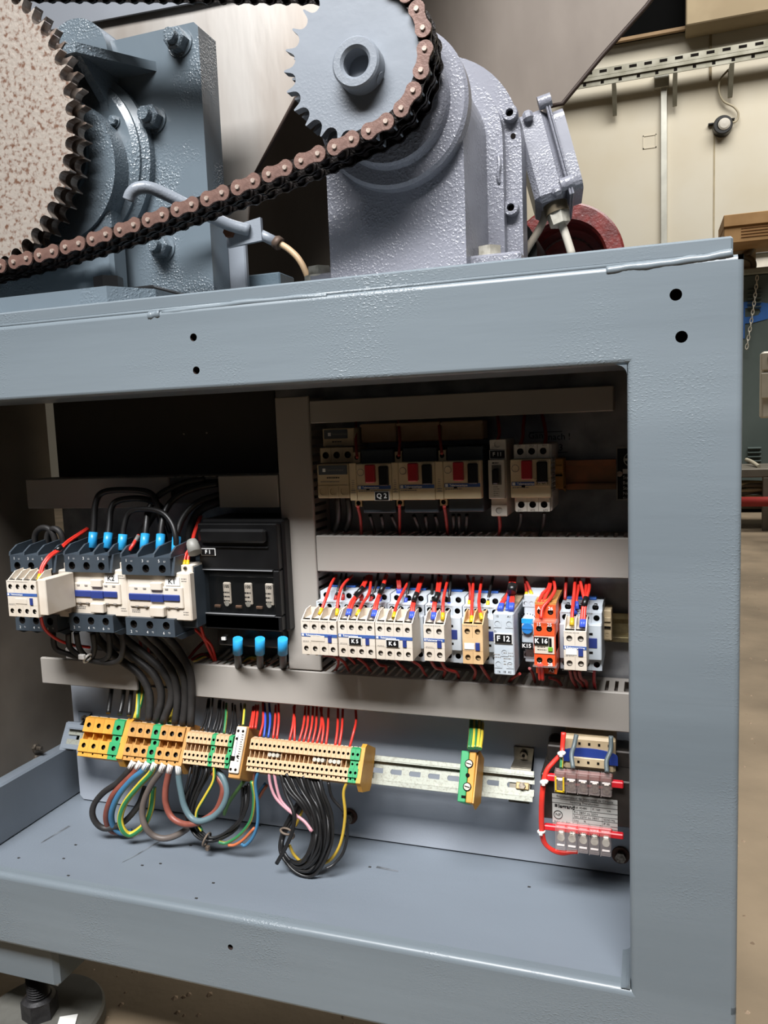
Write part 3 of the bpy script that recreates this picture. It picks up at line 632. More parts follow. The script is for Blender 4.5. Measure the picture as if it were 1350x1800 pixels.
for px, py, s in ((898, 203, 1.), (900, 368, 1.)):
    q = W(px, py, .36); b = MB(); b.lathe((0, 0, 0), [(.0105, 0), (.0105, -.011), (.0095, -.012), (.0052, -.012), (.0052, -.004), (0, -.004)], 20); b.build('socket_bolt', [GEAR], t, q-Vector(t.location))
    b = MB(); b.cyl((0, -.0045, 0), (0, -.0052, 0), .005, n=6); b.build('socket', HOLE, t, q-Vector(t.location))
q = W(902, 239, .36); b = MB(); b.cyl((0, 0, 0), (0, -.001, 0), .0035, n=12); b.build('pin_hole', HOLE, t, q-Vector(t.location))
q = W(876, 297, .338); b = MB(); b.tube(smooth([(0, 0, .02), (.002, -.003, .005), (0, -.003, -.008), (.001, 0, -.02)], 4), [.001]+[.0025]*11+[.001], 8); b.build('casting_scar', GEAR, t, q-Vector(t.location))
b = MB(); b.box(gx0-.035, gx0+.02, YG+.01, .36, .7085, W(560, 486, YG).z+.006, .003); b.build('foot', GEAR, t, at(t))
b = MB(); b.box(gx1-.005, W(905, 450, .3).x+.02, YG+.03, .36, .7085, W(860, 452, .25).z-.002, .003); b.build('foot', GEAR, t, at(t))
HEXW = mat('bolt_zinc_white', '#c4c0b4', .45, .4, '#a8a396', 100)
for px, py, Y in ((562, 478, .22), (860, 443, .25)):
    q = W(px, py, Y); b = MB(); b.cyl((0, 0, -.022), (0, 0, -.006), .02, n=24); b.cyl((0, 0, -.006), (0, 0, .006), .0155, n=6); o = b.build('foot_bolt', HEXW, t, q-Vector(t.location)); o['label'] = 'pale zinc hex bolt'
# motor, its terminal box and brake drum
t = thing('motor_drum', 'dark red brake drum of the motor behind the gearbox', 'motor', tuple(W(980, 470, .62)))
c = W(993, 462, .62); rr = (W(1099, 440, .62).x-c.x)
b = MB(); b.lathe((c.x, .62, c.z), [(0, .05), (rr*.66, .05), (rr*.68, .0), (rr*.72, -.006), (rr*.96, -.006), (rr, 0), (rr, .12), (0, .12)], 64); b.build('drum', MRED, t, at(t))
b = MB(); b.lathe((c.x, .62, c.z), [(rr*.5, .048), (rr*.515, .042), (rr*.53, .048)], 48); b.build('groove', SCREW, t, at(t))
q = W(930, 330, .45); b = MB(); b.cyl((q.x-.05, .45, q.z-.09), (q.x-.05, .6, q.z-.09), .06, n=32); b.build('motor_body', BLACK, t, at(t))
q = W(955, 270, .40); t = thing('terminal_box', 'tilted grey cast motor terminal box with cable gland beside gearbox', 'terminal box', tuple(q), rot=(radians(-4), radians(-14), radians(8)))
s = (W(960, 270, .4)-W(910, 270, .4)).length/50   # metres per pixel here
bw, bhh, bd = 30*s, 79*s, .1
b = MB(); b.box(-bw-.003, bw*.8, 0, bd, -bhh, bhh, .008); b.build('box_base', GEAR, t)
b = MB(); b.box(bw*.8, bw*.92, -.006, bd+.006, -bhh-.006, bhh+.012, .002); b.box(bw*.95, bw*1.07, -.006, bd+.006, -bhh-.006, bhh+.012, .002); b.build('lid_flange', GEAR, t)
b = MB(); pr = rounded(.006, bd-.006, -bhh*.92, bhh*.92, .014, 4); b.prism(pr, 'x', bw*1.07, bw*1.75); b.build('lid', GEAR, t)
for z in (bhh+.004, -bhh+.012):
    for y in (-.002,):
        b = MB(); b.cyl((bw*.45, y, z), (bw*1.2, y, z), .009, n=14); b.build('lid_screw', GEAR, t)
b = MB(); b.box(-bw*.6, -bw*.0, -.012, 0, bhh*.75, bhh*.98, .004); b.build('lug', GEAR, t)
b = MB(); b.box(-bw*.1, bw*.5, -.008, .03, -bhh, -bhh*.78, .004); b.build('lug', GEAR, t)
b = MB(); b.cyl((0, .03, -bhh-.014), (0, .03, -bhh), .017, n=20); b.cyl((0, .03, -bhh-.03), (0, .03, -bhh-.014), .0145, .016, n=6, m=1); b.build('cable_gland', [mat('brass_worn', '#6f6450', .5, .5), HEXW], t)
b = MB(); b.box(bw*1.75-.0005, bw*1.75+.001, .02, .07, -bhh*.2, bhh*.2); b.build('rating_sticker', PAPER, t)
wire([(978, 362, .43), (984, 385, .43), (994, 412, .43), (1006, 450, .43)], WHCAB, .0058, 'pale grey cable from terminal box gland down to frame', None, 'motor_cable', cat='cable', n=10)
wire([(961, 358, .44), (956, 385, .44), (945, 408, .44), (930, 432, .44), (920, 450, .44)], mat('cable_tan_grey', '#958b7d', .5), .0055, 'tan grey cable arcing down behind the gearbox flange', None, 'motor_cable', cat='cable', n=10)

# sprockets
YS = .1065
pins = [(4, 467)]+[(a/2.7, 250+c_/2.7) for a, c_ in [(70, 568), (131, 551), (190, 537), (253, 518), (315, 498), (378, 481), (442, 460), (507, 437), (571, 417), (640, 392), (705, 370), (773, 345), (842, 320), (912, 296), (984, 269), (1054, 242), (1126, 217), (1199, 187), (1272, 155)]]
pins += [(420+a/2.7, c_/2.7) for a, c_ in [(139, 830), (213, 801), (289, 769), (367, 735), (446, 704), (526, 666), (605, 630), (687, 588), (762, 530), (822, 447), (862, 352), (884, 249), (879, 150), (851, 58)]]
PW = [W(x, y, .1) for x, y in pins]
PITCH = .02095
cs = Vector((-.2839, .1, .9569)); RS = .0806
RB = .1835; cb = Vector((-.846, .1, .966))
def sprocket_profile(n, R, rs, tip):
    out = []
    for k in range(n):
        a = 2*pi*k/n
        for u in range(-3, 4):
            ph = a+pi-u*.41; out.append((R*cos(a)+rs*cos(ph), R*sin(a)+rs*sin(ph)))
        am = a+pi/n; out.append(((R+tip)*cos(am-.08/n*3), (R+tip)*sin(am-.08/n*3))); out.append(((R+tip)*cos(am+.08/n*3), (R+tip)*sin(am+.08/n*3)))
    return out
def disc(parent, name, n, R, y0, y1, mf, mt, bore=None, rot=0., rs=.0080, tip=.0056):
    pr = sprocket_profile(n, R, rs, tip); pr = [(p[0]*cos(rot)-p[1]*sin(rot), p[0]*sin(rot)+p[1]*cos(rot)) for p in pr]
    b = MB(); b.prism(pr, 'y', y0, y1, 1, 0); return b.build(name, [mf, mt], parent)
t = thing('large_sprocket', 'large rust speckled steel sprocket with two rows of teeth', 'sprocket', tuple(cb))
nb = 56
disc(t, 'front_tooth_ring', nb, RB, .006, .018, STEELRUST, TOOTH)
disc(t, 'rear_tooth_ring', nb, RB, .0275, .0395, TOOTH, TOOTH)
b = MB(); b.cyl((0, .012, 0), (0, .034, 0), RB-.02, n=64); b.build('web', TOOTH, t)
b = MB(); b.cyl((0, .03, 0), (0, .17, 0), .03, n=32); b.build('shaft', SCREW, t)
t = thing('small_sprocket', 'grey painted gearbox sprocket with raised bored hub', 'sprocket', tuple(cs))
ns = 24; r0 = .1
disc(t, 'front_tooth_ring', ns, RS, .006, .018, SPRK, SPRK, rot=r0); disc(t, 'rear_tooth_ring', ns, RS, .0275, .0395, SPRK, SPRK, rot=r0)
b = MB(); b.cyl((0, .012, 0), (0, .034, 0), RS-.016, n=48); b.build('web', SPRK, t)
hc = W(622, 106, .08); hf = W(622, 106, .08)
dxh = hf.x-cs.x; dzh = hf.z-cs.z
q = W(624, 108, .085); hr = (W(664, 108, .085).x-W(581, 108, .085).x)/2; br = hr*.54
b = MB(); b.lathe((q.x-cs.x, 0, q.z-cs.z), [(hr, .008), (hr, -.013), (hr-.002, -.015), (br+.003, -.015), (br, -.012), (br, .05)], 48); b.lathe((q.x-cs.x, 0, q.z-cs.z), [(br, .04), (0, .04)], 48, m=1); b.build('hub', [SPRK, HOLE], t)
sq_ = W(657, 127, .09); b = MB(); b.cyl((sq_.x-cs.x-.006, .0, sq_.z-cs.z+.004), (sq_.x-cs.x+.004, .0, sq_.z-cs.z-.003), .0065, n=12); b.build('set_screw', SPRK, t)
b = MB(); b.cyl((0, .035, 0), (0, .095, 0), .04, n=40); b.build('collar', GEAR, t)

# roller chain: path through the pins seen, round the small wheel, back along the top and round the big wheel
path = list(PW)
a0 = atan2(PW[-1].z-cs.z, PW[-1].x-cs.x)
dx, dz = cb.x-cs.x, cb.z-cs.z; Lc = hypot(dx, dz); th = atan2(dz, dx); ph = math.acos((RS-RB)/Lc)
at_top = th-ph; at_top += 2*pi if at_top < 0 else 0
k = a0+.1
while k < at_top: path.append(Vector((cs.x+RS*cos(k), .1, cs.z+RS*sin(k)))); k += .1
path.append(Vector((cs.x+RS*cos(at_top), .1, cs.z+RS*sin(at_top))))
k = at_top
while k < 1.5*pi+.15: path.append(Vector((cb.x+RB*cos(k), .1, cb.z+RB*sin(k)))); k += .06
path.append(path[0].copy())
def resample(P, d):
    out = [P[0].copy()]; cur = P[0].copy(); i = 1
    while i < len(P):
        if (P[i]-cur).length >= d: cur = cur+(P[i]-cur).normalized()*d; out.append(cur.copy())
        else:
            j = i+1
            if j >= len(P): break
            # walk to the next segment and find the point at distance d from cur
            A, B = P[i], P[j]; lo, hi = 0., 1.
            if (B-cur).length < d: i = j; continue
            for _ in range(40):
                mid = (lo+hi)/2
                if (A+(B-A)*mid-cur).length < d: lo = mid
                else: hi = mid
            cur = A+(B-A)*hi; out.append(cur.copy()); i = j
    return out
J = resample(path, PITCH)
def plate8(b, L, y0, y1, rw, ww, m):
    n = 9; po = []
    for k in range(n): a = -pi/2+pi*k/(n-1); po.append((L/2+rw*cos(a)*1., rw*sin(a)))
    po.append((L*.16, ww)); po.append((-L*.16, ww))
    for k in range(n): a = pi/2+pi*k/(n-1); po.append((-L/2+rw*cos(a), rw*sin(a)))
    po.append((-L*.16, -ww)); po.append((L*.16, -ww))
    po2 = []
    b.prism(po, 'y', y0, y1, m)
def pl(nm, m, rw, ww, y0, y1): b = MB(); plate8(b, PITCH, y0, y1, rw, ww, 0); return b.mesh(nm, m)
mo = pl('outer_link', CHAINP, .0092, .0068, -.0016, .0012); mrp = pl('rear_plate', CHAIND, .0088, .0066, 0, .002); mi_ = pl('inner_link', CHAIND, .0092, .0072, .0022, .0044)
b = MB(); b.cyl((0, -.0036, 0), (0, -.0012, 0), .0026, .003, n=10); b.cyl((0, -.0016, 0), (0, .049, 0), .0028, n=8, m=1); mpin = b.mesh('pin', [PIN, CHAIND])
b = MB(); b.cyl((0, .0046, 0), (0, .018, 0), .0062, n=14); mrol = b.mesh('roller', [CHAIND])
t = thing('roller_chain', 'rusty brown double roller chain running between two sprockets', 'chain', tuple(PW[0])); o0 = PW[0]
for k in range(len(J)-1):
    a, c_ = J[k], J[k+1]; mid = (a+c_)/2; ang = atan2(c_.z-a.z, c_.x-a.x)
    l = place('outer_link' if k % 2 else 'inner_link', mo if k % 2 else mi_, t, mid-o0, (0, -ang, 0))
    if k % 2:
        for s in (-1, 1): place('pin', mpin, l, (s*PITCH/2, 0, 0))
        for y in (.0215, .0445): place('rear_plate', mrp, l, (0, y, 0))
    else:
        for s in (-1, 1):
            for y in (0, .0234): place('roller', mrol, l, (s*PITCH/2, y, 0))
        for y in (.0163, .0233, .0396): place('rear_plate', mi_, l, (0, y, 0))

# ================================================================ electrical bay: wiring ducts
YD = .151
def duct(label, x0, x1, z0, z1, vertical=False, fingers=(), covers=None, back=.2065, group=None):
    t = thing('wiring_duct', label, 'wiring duct', ((x0+x1)/2, back, (z0+z1)/2), group); o = at(t)
    for (c0, c1) in (covers or [((x0, x1) if not vertical else (z0, z1))]):
        b = MB()
        if vertical: b.box(x0, x1, YD, YD+.006, c0, c1, .0012)
        else: b.box(c0, c1, YD, YD+.006, z0, z1, .0012)
        b.build('cover', DUCT, t, o)
    b = MB(); b.box(x0+.001, x1-.001, back-.003, back, z0+.001, z1-.001); b.build('channel_back', DUCTIN, t, o)
    fp, fw = .0106, .0066
    for side in fingers:
        if vertical:
            X = x1-.0015 if side == 'right' else x0+.0005; a, e = z0+.003, z1-.008
            f = MB(); f.box(0, .001, YD+.006-back, -.012, 0, fw); me = f.mesh('finger', DUCTIN)
            k = a
            while k < e: place('finger', me, t, (X-t.location.x, 0, k-t.location.z)); k += fp
            b = MB(); b.box(X, X+.001, back-.012, back-.003, z0, z1); b.build('side_strip', DUCTIN, t, o)
        else:
            Z = z1-.0015 if side == 'top' else z0+.0005
            f = MB(); f.box(0, fw, YD+.006-back, -.012, 0, .001); me = f.mesh('finger', DUCT)
            k = x0+.003
            while k < x1-.008: place('finger', me, t, (k-t.location.x, 0, Z-t.location.z)); k += fp
            b = MB(); b.box(x0, x1, back-.012, back-.003, Z, Z+.001); b.build('side_strip', DUCT, t, o)
    return t
def zr(px, yt, yb): return W(px, yb, YD).z, W(px, yt, YD).z
v0 = R4(495, 553, 695, 1177, YD)
duct('tall vertical grey wiring duct between contactor bay and breaker bay', v0[0], v0[1], v0[2], W(512, 697, YD).z, True, ('right',))
z0, z1 = zr(800, 691, 734); duct('topmost horizontal grey wiring duct above the breakers', v0[1]+.001, W(1079, 700, YD).x, z0, z1)
z0, z1 = zr(800, 943.5, 1010.5); duct('middle horizontal grey wiring duct between breakers and small contactors', v0[1]+.001, -.001, z0, z1, False, ('top',))
z0, z1 = zr(700, 1191, 1254.5); duct('lower long grey wiring duct under the small contactors', W(340, 1190, YD).x, -.001, z0, z1, False, ('top',))
zl0, zl1 = zr(160, 1162, 1208); xl0 = W(72, 1180, YD).x
duct('lower left short grey wiring duct under contactor K3', xl0, W(239, 1190, YD).x, zl0, zl1)
zu0, zu1 = zr(300, 838, 893); c = lambda px: W(px, 865, YD).x
duct('upper left dark wiring duct with open gap between two covers', c(46), c(489), zu0, zu1, False, ('top',), [(c(46), c(297)), (c(384), c(489))])
b = MB(); q = W(338, 1218, YD); b.box(q.x-.003, q.x+.006, YD-.001, YD+.004, q.z-.0, q.z+.006, .001); tag(b.build('duct_clip', DUCT), 'small pale clip at left end of lower long duct', 'clip')

# ================================================================ rails for the devices
def rail(label, x0, x1, zc, m, y=.2, mw=None):
    t = thing('din_rail', label, 'mounting rail', ((x0+x1)/2, y, zc)); L = (x1-x0)/2
    b = MB(); b.box(-L, L, -.001, .0, .0115, .0175, .0004); b.build('upper_flange', m, t)
    b = MB(); b.box(-L, L, -.001, .0, -.0175, -.0115, .0004); b.build('lower_flange', m, t)
    b = MB(); b.box(-L, L, -.0005, .0065, .0105, .0125); b.box(-L, L, -.0005, .0065, -.0125, -.0105); b.box(-L, L, .0055, .0068, -.0125, .0125); b.build('web', mw or m, t)
    return t
r1 = W(1000, 835, .2); rail('copper toned mounting rail behind the upper breakers', W(560, 850, .2).x, W(1083, 835, .2).x, r1.z, RAILC)
r2 = W(1085, 1103, .2); rail('brassy mounting rail behind the small contactors', W(560, 1100, .2).x, -.002, r2.z, RAILB)

# ================================================================ devices: builders (origin in the middle of the front face, y into the plate)
def dev(name, label, cat, px, Y, group=None):
    x0, x1, z0, z1 = R4(*px, Y); t = thing(name, label, cat, ((x0+x1)/2, Y, (z0+z1)/2), group); return t, x1-x0, z1-z0
def holes_row(t, xs, w, z0, z1, y, r, m, depth=.006, body=.01, name='terminal', sr=None, sm=None):
    for x in xs:
        b = MB(); b.hole(x-w/2, x+w/2, z0, z1, y, r, depth, body=body); o = b.build(name, [m, HOLE], t)
        screw(o, x, y+depth-.001, (z0+z1)/2, (sr or r*.72), sm or SCREW, random.uniform(0, 3))
def tagplate(t, s_, x, z, w, h, y, black=True, size=None, rim=True):
    b = MB()
    if rim: b.box(x-w/2-.0009, x+w/2+.0009, y-.0008, y, z-h/2-.0009, z+h/2+.0009, .0002); o = b.build('tag_holder', PAPER, t)
    b = MB(); b.box(x-w/2, x+w/2, y-.0014, y-.0002, z-h/2, z+h/2); o = b.build('tag', BLACK if black else PAPER, t); o['label'] = ('black' if black else 'white')+' tag'
    txt(s_, o, x, y-.0017, z, size or h*.8, INKW if black else INK, bold=.0002 if black else .0001)
def fineprint(t, x0, x1, z, y, rows=2, h=.0007, gap=.0018, m=None, name='small_print'):
    b = MB(); rn = random.Random(int(x0*1e5)+rows)
    for k in range(rows):
        x = x0; e = x1-rn.uniform(0, .3)*(x1-x0)
        while x < e: l = rn.uniform(.0008, .003); b.box(x, min(x+l, e), y-.0002, y+.0001, z-k*gap-h, z-k*gap); x += l+.0007
    o = b.build(name, m or INKG, t); o['kind'] = 'stuff'
def aux_block(label, px, Y, n, m, tagtxt=None, band=True, blank=True, group='auxiliary contact blocks on the small contactors', side=True):
    t, w, h = dev('auxiliary_contact_block', label, 'contact block', px, Y, group); H = h/2; X = w/2; cw = w/n
    b = MB(); b.box(-X, X, .003, .034, -H, H-.0, .0008); b.build('body', m, t)
    holes_row(t, [-X+cw*(k+.5) for k in range(n)], cw-.0002, H-.0155, H, 0, cw*.27, m)
    holes_row(t, [-X+cw*(k+.5) for k in range(n)], cw-.0002, -H, -H+.0145, 0, cw*.27, m)
    b = MB(); b.box(-X, X, 0.0, .0032, -H+.0145, H-.0155, .0003); b.build('front_panel', m, t)
    zb = H-.0175
    if band:
        b = MB(); b.box(-X, X, -.0004, .0004, zb-.0022, zb+.0014); o = b.build('name_band', BLUE, t); txt('Telemecanique', o, -X+.006 if n > 2 else -X+.003, -.0006, zb-.0004, .0031, INKW, 'LEFT', bold=.00008)
        b = MB(); b.box(-X+.001, -X+.0036 if n > 2 else -X+.0024, -.0006, -.0003, zb-.0016, zb+.0009); b.build('logo', INKW, o)
    b = MB(); b.box(X-.0115 if n > 2 else X-.0085, X-.007 if n > 2 else X-.0035, -.0012, .001, -H+.0155, -H+.0245, .0003); b.build('slider', DBLUE, t)
    if tagtxt: tagplate(t, tagtxt, -.0015, -H+.0195, .0145, .0078, -.0002, size=.0062)
    elif blank: b = MB(); b.box(-.011 if n > 2 else -X+.002, .007 if n > 2 else .002, -.0006, .001, -H+.0165, -H+.0235, .0003); b.build('blank_tag', m if n > 2 else PAPER, t)
    fineprint(t, -X+.002, -X+.012, -H+.0165, 0, 2, .0005, .0012)
    fineprint(t, -X+.002, X-.002, H-.0012, 0, 1, .0006)
    for k in range(n+1):
        b = MB(); x = -X+cw*k; x = min(max(x, -X+.0006), X-.0006); b.prism([(.001, H-.001), (.03, H-.001), (.03, H+.011), (.016, H+.0095)], 'x', x-.0006, x+.0006); b.build('fin', m, t)
    b = MB(); b.box(-X, X, .028, .03, H-.001, H+.009); b.build('rear_wall', m, t)
    for k in range(n): b = MB(); b.box(-X+cw*(k+.35), -X+cw*(k+.6), .004, .008, -H-.0022, -H+.0002); b.build('nub', m, t)
    if side: fineprint(t, 0, .001, 0, 0, 1)
    return t
def small_contactor(label, px, Y, group='grey contactors in the middle row'):
    t, w, h = dev('small_contactor', label, 'contactor', px, Y, group); H = h/2; X = w/2-.0003; cw = 2*X/4
    b = MB(); b.box(-X, X, .03, .082, -H, H, .0008); b.build('body', LGREY, t)
    b = MB(); b.box(-X, X, 0, .032, -.02, .02, .001); b.build('front_block', LGREY, t)
    holes_row(t, [-X+cw*(k+.5) for k in range(4)], cw-.0002, .02, .0315, .008, .0034, LGREY, body=.03, sm=DSCREW)
    holes_row(t, [-X+2*X/3*(k+.5) for k in range(3)], 2*X/3-.0002, .0315, H+.004, .022, .0036, LGREY, body=.03, sm=DSCREW)
    holes_row(t, [-X+cw*(k+.5) for k in range(4)], cw-.0002, -H, -.02, .006, .0034, LGREY, body=.03, sm=DSCREW)
    b = MB(); b.box(-X+.004, X-.008, .046, .06, H+.0042, H+.0068, .0005); b.build('coil_strip', COIL, t)
    for s in (-1, 1):
        b = MB(); b.box(X*.55-.0045 if s > 0 else -X*.62-.0045, X*.55+.0055 if s > 0 else -X*.62+.0045, -.0006, .002, -.0062, .0052, .0004); b.build('blue_window', DBLUE, t)
        for z in (.0095, -.0115): b = MB(); b.box(X*.5*s-.002, X*.5*s+.002, -.0002, .002, z-.0014, z+.0014); b.build('slot', HOLE, t)
    for k in (-1, 1): b = MB(); b.box(k*X*.8-.0015, k*X*.8+.0015, .012, .018, -H-.003, -H+.0003); b.build('nub', LGREY, t)
    fineprint(t, -X+.002, X-.002, .0312, .0078, 1, .0008); fineprint(t, -X+.002, X-.002, -.0345, .0058, 1, .0008)
    return t
YC1, YA = .122, .087
zmid = 1098
def zpx(px): return 1.0
lab = ['grey contactor behind the leftmost blank auxiliary block', 'grey contactor behind auxiliary block K5', 'grey contactor behind auxiliary block K6', 'grey contactor behind the narrow two pole white block', 'grey contactor behind the yellowed two pole block']
for l, (a, c_, yc) in zip(lab, ((553, 615, 1107), (615.5, 678, 1110), (678.5, 744, 1113), (745, 811, 1116), (811.5, 877, 1119))):
    small_contactor(l, (a, c_, yc-55, yc+50), YC1)
small_contactor('rightmost grey contactor next to the beige rail clamp', (983, 1058, 1077, 1180), YC1)
aux_block('leftmost white four pole auxiliary block with blank tag', (530, 592.5, 1091, 1151), YA, 4, CREAM)
aux_block('white four pole auxiliary block with black K5 tag', (595, 659, 1092, 1155.5), YA, 4, CREAM, 'K 5')
aux_block('white four pole auxiliary block with black K6 tag', (660.5, 725, 1095, 1160), YA, 4, CREAM, 'K 6')
aux_block('narrow two pole white auxiliary block right of K6', (745, 781.5, 1098, 1162), YA, 2, CREAM, blank=False)
aux_block('narrow two pole yellowed beige auxiliary block left of F12', (813, 849, 1098, 1167), YA, 2, BEIGE, band=False)
aux_block('narrow two pole white auxiliary block on the rightmost contactor', (991, 1031, 1110, 1178), YA, 2, CREAM)
# F12 monitoring relay
t, w_, h_ = dev('monitoring_relay', 'tall light grey relay with black F 12 tag', 'relay', (867.5, 903.5, 1078, 1187), .095); X, H = w_/2, h_/2
b = MB(); b.box(-X, X, 0, .1, -H, H, .0012); b.build('body', LGREY, t)
b = MB(); b.box(X-.0003, X+.001, .03, .1, -H*.9, H*.8); b.build('side_plate', CHAR, t)
b = MB(); b.box(-X+.001, X-.001, .012, .09, H-.0005, H+.003, .0006); b.build('top_label', OLDW, t)
for x, z in ((-.0065, H-.012), (.0065, H-.012), (0, H-.026), (0.0005, -H+.026), (-.0065, -H+.0125), (.0065, -H+.0125)):
    b = MB(); b.hole(x-.0042, x+.0042, z-.0042, z+.0042, -.0006, .0031, .004); b.build('terminal', [LGREY, HOLE], t); screw(t, x, .0025, z, .0025, ang=z*99)
tagplate(t, 'F 12', 0, .0068, .0185, .0098, -.0004, size=.0085)
for s_, x, z in (('15', -.0065, H-.0035), ('A1', .0065, H-.0035), ('16', -.006, -H+.004), ('18', 0, -H+.004), ('A2', .006, -H+.004), ('D', -.009, H-.021)): txt(s_, t, x, -.0004, z, .0034)
fineprint(t, -.0005, .011, -.009, -.0001, 5, .0009, .0032); fineprint(t, -.0115, -.004, H-.027, -.0001, 2, .001, .003); fineprint(t, -.0115, -.003, -H+.024, -.0001, 2, .001, .003)
# K15 timer
t, w_, h_ = dev('timer_relay', 'slim white timer relay with blue knob and K15 tag', 'relay', (917, 951, 1048, 1168), .118); X, H = w_/2, h_/2
b = MB(); b.box(-X, X, 0, .08, -H+.018, H-.026, .001); b.build('front_block', LGREY, t)
b = MB(); b.box(-X+.002, X, .008, .08, -H, H, .001); b.build('body', LGREY, t)
for x in (-.007, -.0005, .006):
    for z in (H-.010, -H+.009): b = MB(); b.hole(x-.0031, x+.0031, z-.004, z+.004, .0075, .0023, .004); b.build('terminal', [LGREY, HOLE], t); screw(t, x, .0105, z, .0018)
b = MB(); b.box(-X, -X+.013, -.0004, .001, H-.031, H-.026); b.build('blue_mark', SLEEVE, t)
b = MB(); b.cyl((-.004, -.004, .003), (-.004, 0, .003), .006, n=24); b.box(-.0095, .0015, -.0045, -.0038, .0022, .0038); o = b.build('knob', mat('knob_blue', '#2a79c0', .4), t)
for z in (.015, -.008):
    b = MB()
    for k in range(9): a = pi*k/8; b.box(-.004+.0085*cos(a)-.0004, -.004+.0085*cos(a)+.0004, -.0003, .0001, z+.004*sin(a)-.0006, z+.004*sin(a)+.0006)
    o = b.build('scale_marks', INK, t); o['kind'] = 'stuff'
tagplate(t, 'K15', -.0052, -.0175, .0135, .0078, -.0004, size=.0062, rim=False)
b = MB(); b.box(-X, -X+.004, -.0004, .001, -H+.019, -H+.025); b.build('blue_mark', SLEEVE, t)
# K16 orange relay
t, w_, h_ = dev('plug_in_relay', 'bright orange plug in relay with black K 16 tag', 'relay', (938, 976, 1068, 1190), .09); X, H = w_/2, h_/2
f = lambda v: H-2*H*v
b = MB(); b.box(-X, X, .006, .09, f(.86), f(.2), .001); b.build('body', ORANGE, t)
for z0, z1, y in ((f(.2), H, .012), (f(.4), f(.21), 0), (f(.84), f(.675), 0), (f(1), f(.845), .012)):
    for s in (-1, 1):
        b = MB(); x = s*X*.48; b.hole(x-X*.48, x+X*.48, z0, z1, y, .0032, .005, cz=(z0+z1)/2, body=.03); o = b.build('terminal', [ORANGE, HOLE], t); screw(o, x, y+.0035, (z0+z1)/2, .0026)
for s_, x, v, y in (('A1', -X*.5, .05, .012), ('26', X*.5, .05, .012), ('15', -X*.5, .245, 0), ('25', X*.5, .245, 0), ('18', -X*.5, .815, 0), ('28', X*.5, .815, 0), ('A2', X*.5, .955, .012)): txt(s_, t, x, y-.0005, f(v), .0052, INKW, bold=.00012)
b = MB(); b.box(-X, X, 0, .03, f(.672), f(.405), .0006); b.build('front_panel', ORANGE, t)
b = MB(); b.box(-X+.001, X-.001, -.0006, .001, f(.66), f(.415)); b.build('front_label', CREAM, t)
tagplate(t, 'K 16', -.0032, f(.475), .0155, .0082, -.0008, size=.0072, rim=False)
b = MB(); b.box(X-.0065, X-.0038, -.0016, 0, f(.56), f(.43), .0004); b.build('lever', BLACK, t); b = MB(); b.box(X-.0075, X-.0028, -.002, 0, f(.62), f(.56), .0004); b.build('green_flag', mat('flag_green', '#6fae2d', .4), t)
fineprint(t, -X+.004, X-.009, f(.56), -.0008, 2, .0005, .003, INK)
b = MB(); b.box(-X-.001, X+.001, -.003, .012, f(.212), f(.192)); b.build('clear_strip', CLEAR, t); b = MB(); b.box(-X-.001, X+.001, -.003, .012, f(.85), f(.832)); b.build('clear_strip', CLEAR, t)
b = MB(); b.box(-X, X, .014, .09, H, H+.002); b.box(-X, X, .02, .09, H+.0015, H+.0035); b.build('top_label', TBROWN, t)
# rail end clamps
def end_clamp(label, px, Y, m):
    t, w_, h_ = dev('rail_end_clamp', label, 'rail clamp', px, Y); X, H = w_/2, h_/2
    b = MB(); b.box(-X, X, .0, .03, -H+.006, H, .0008); b.build('body', m, t)
    b = MB(); b.hole(-X*.8, X*.6, -H+.008, -H+.018, -.0006, X*.5, .005); b.build('screw_socket', [m, HOLE], t); screw(t, -X*.1, .003, -H+.013, X*.4)
    b = MB(); b.box(-X*.8, X*.8, -.002, .0, H-.013, H-.008, .0004); b.build('clip', m, t); b = MB(); b.box(-X*.8, X*.8, -.0015, .001, H*.0, H*.0+.002); b.build('groove', HOLE, t)
    b = MB(); b.prism([(0.004, -H+.006), (.03, -H+.006), (.03, -H)], 'x', X-.0015, X); b.build('hook', m, t)
end_clamp('beige rail end clamp right of the rightmost contactor', (1061, 1075, 1073, 1135), .17, OLDW)
end_clamp('brass toned rail end clamp right of breaker 5F6.1', (975.5, 990, 806, 868), .165, TBROWN)

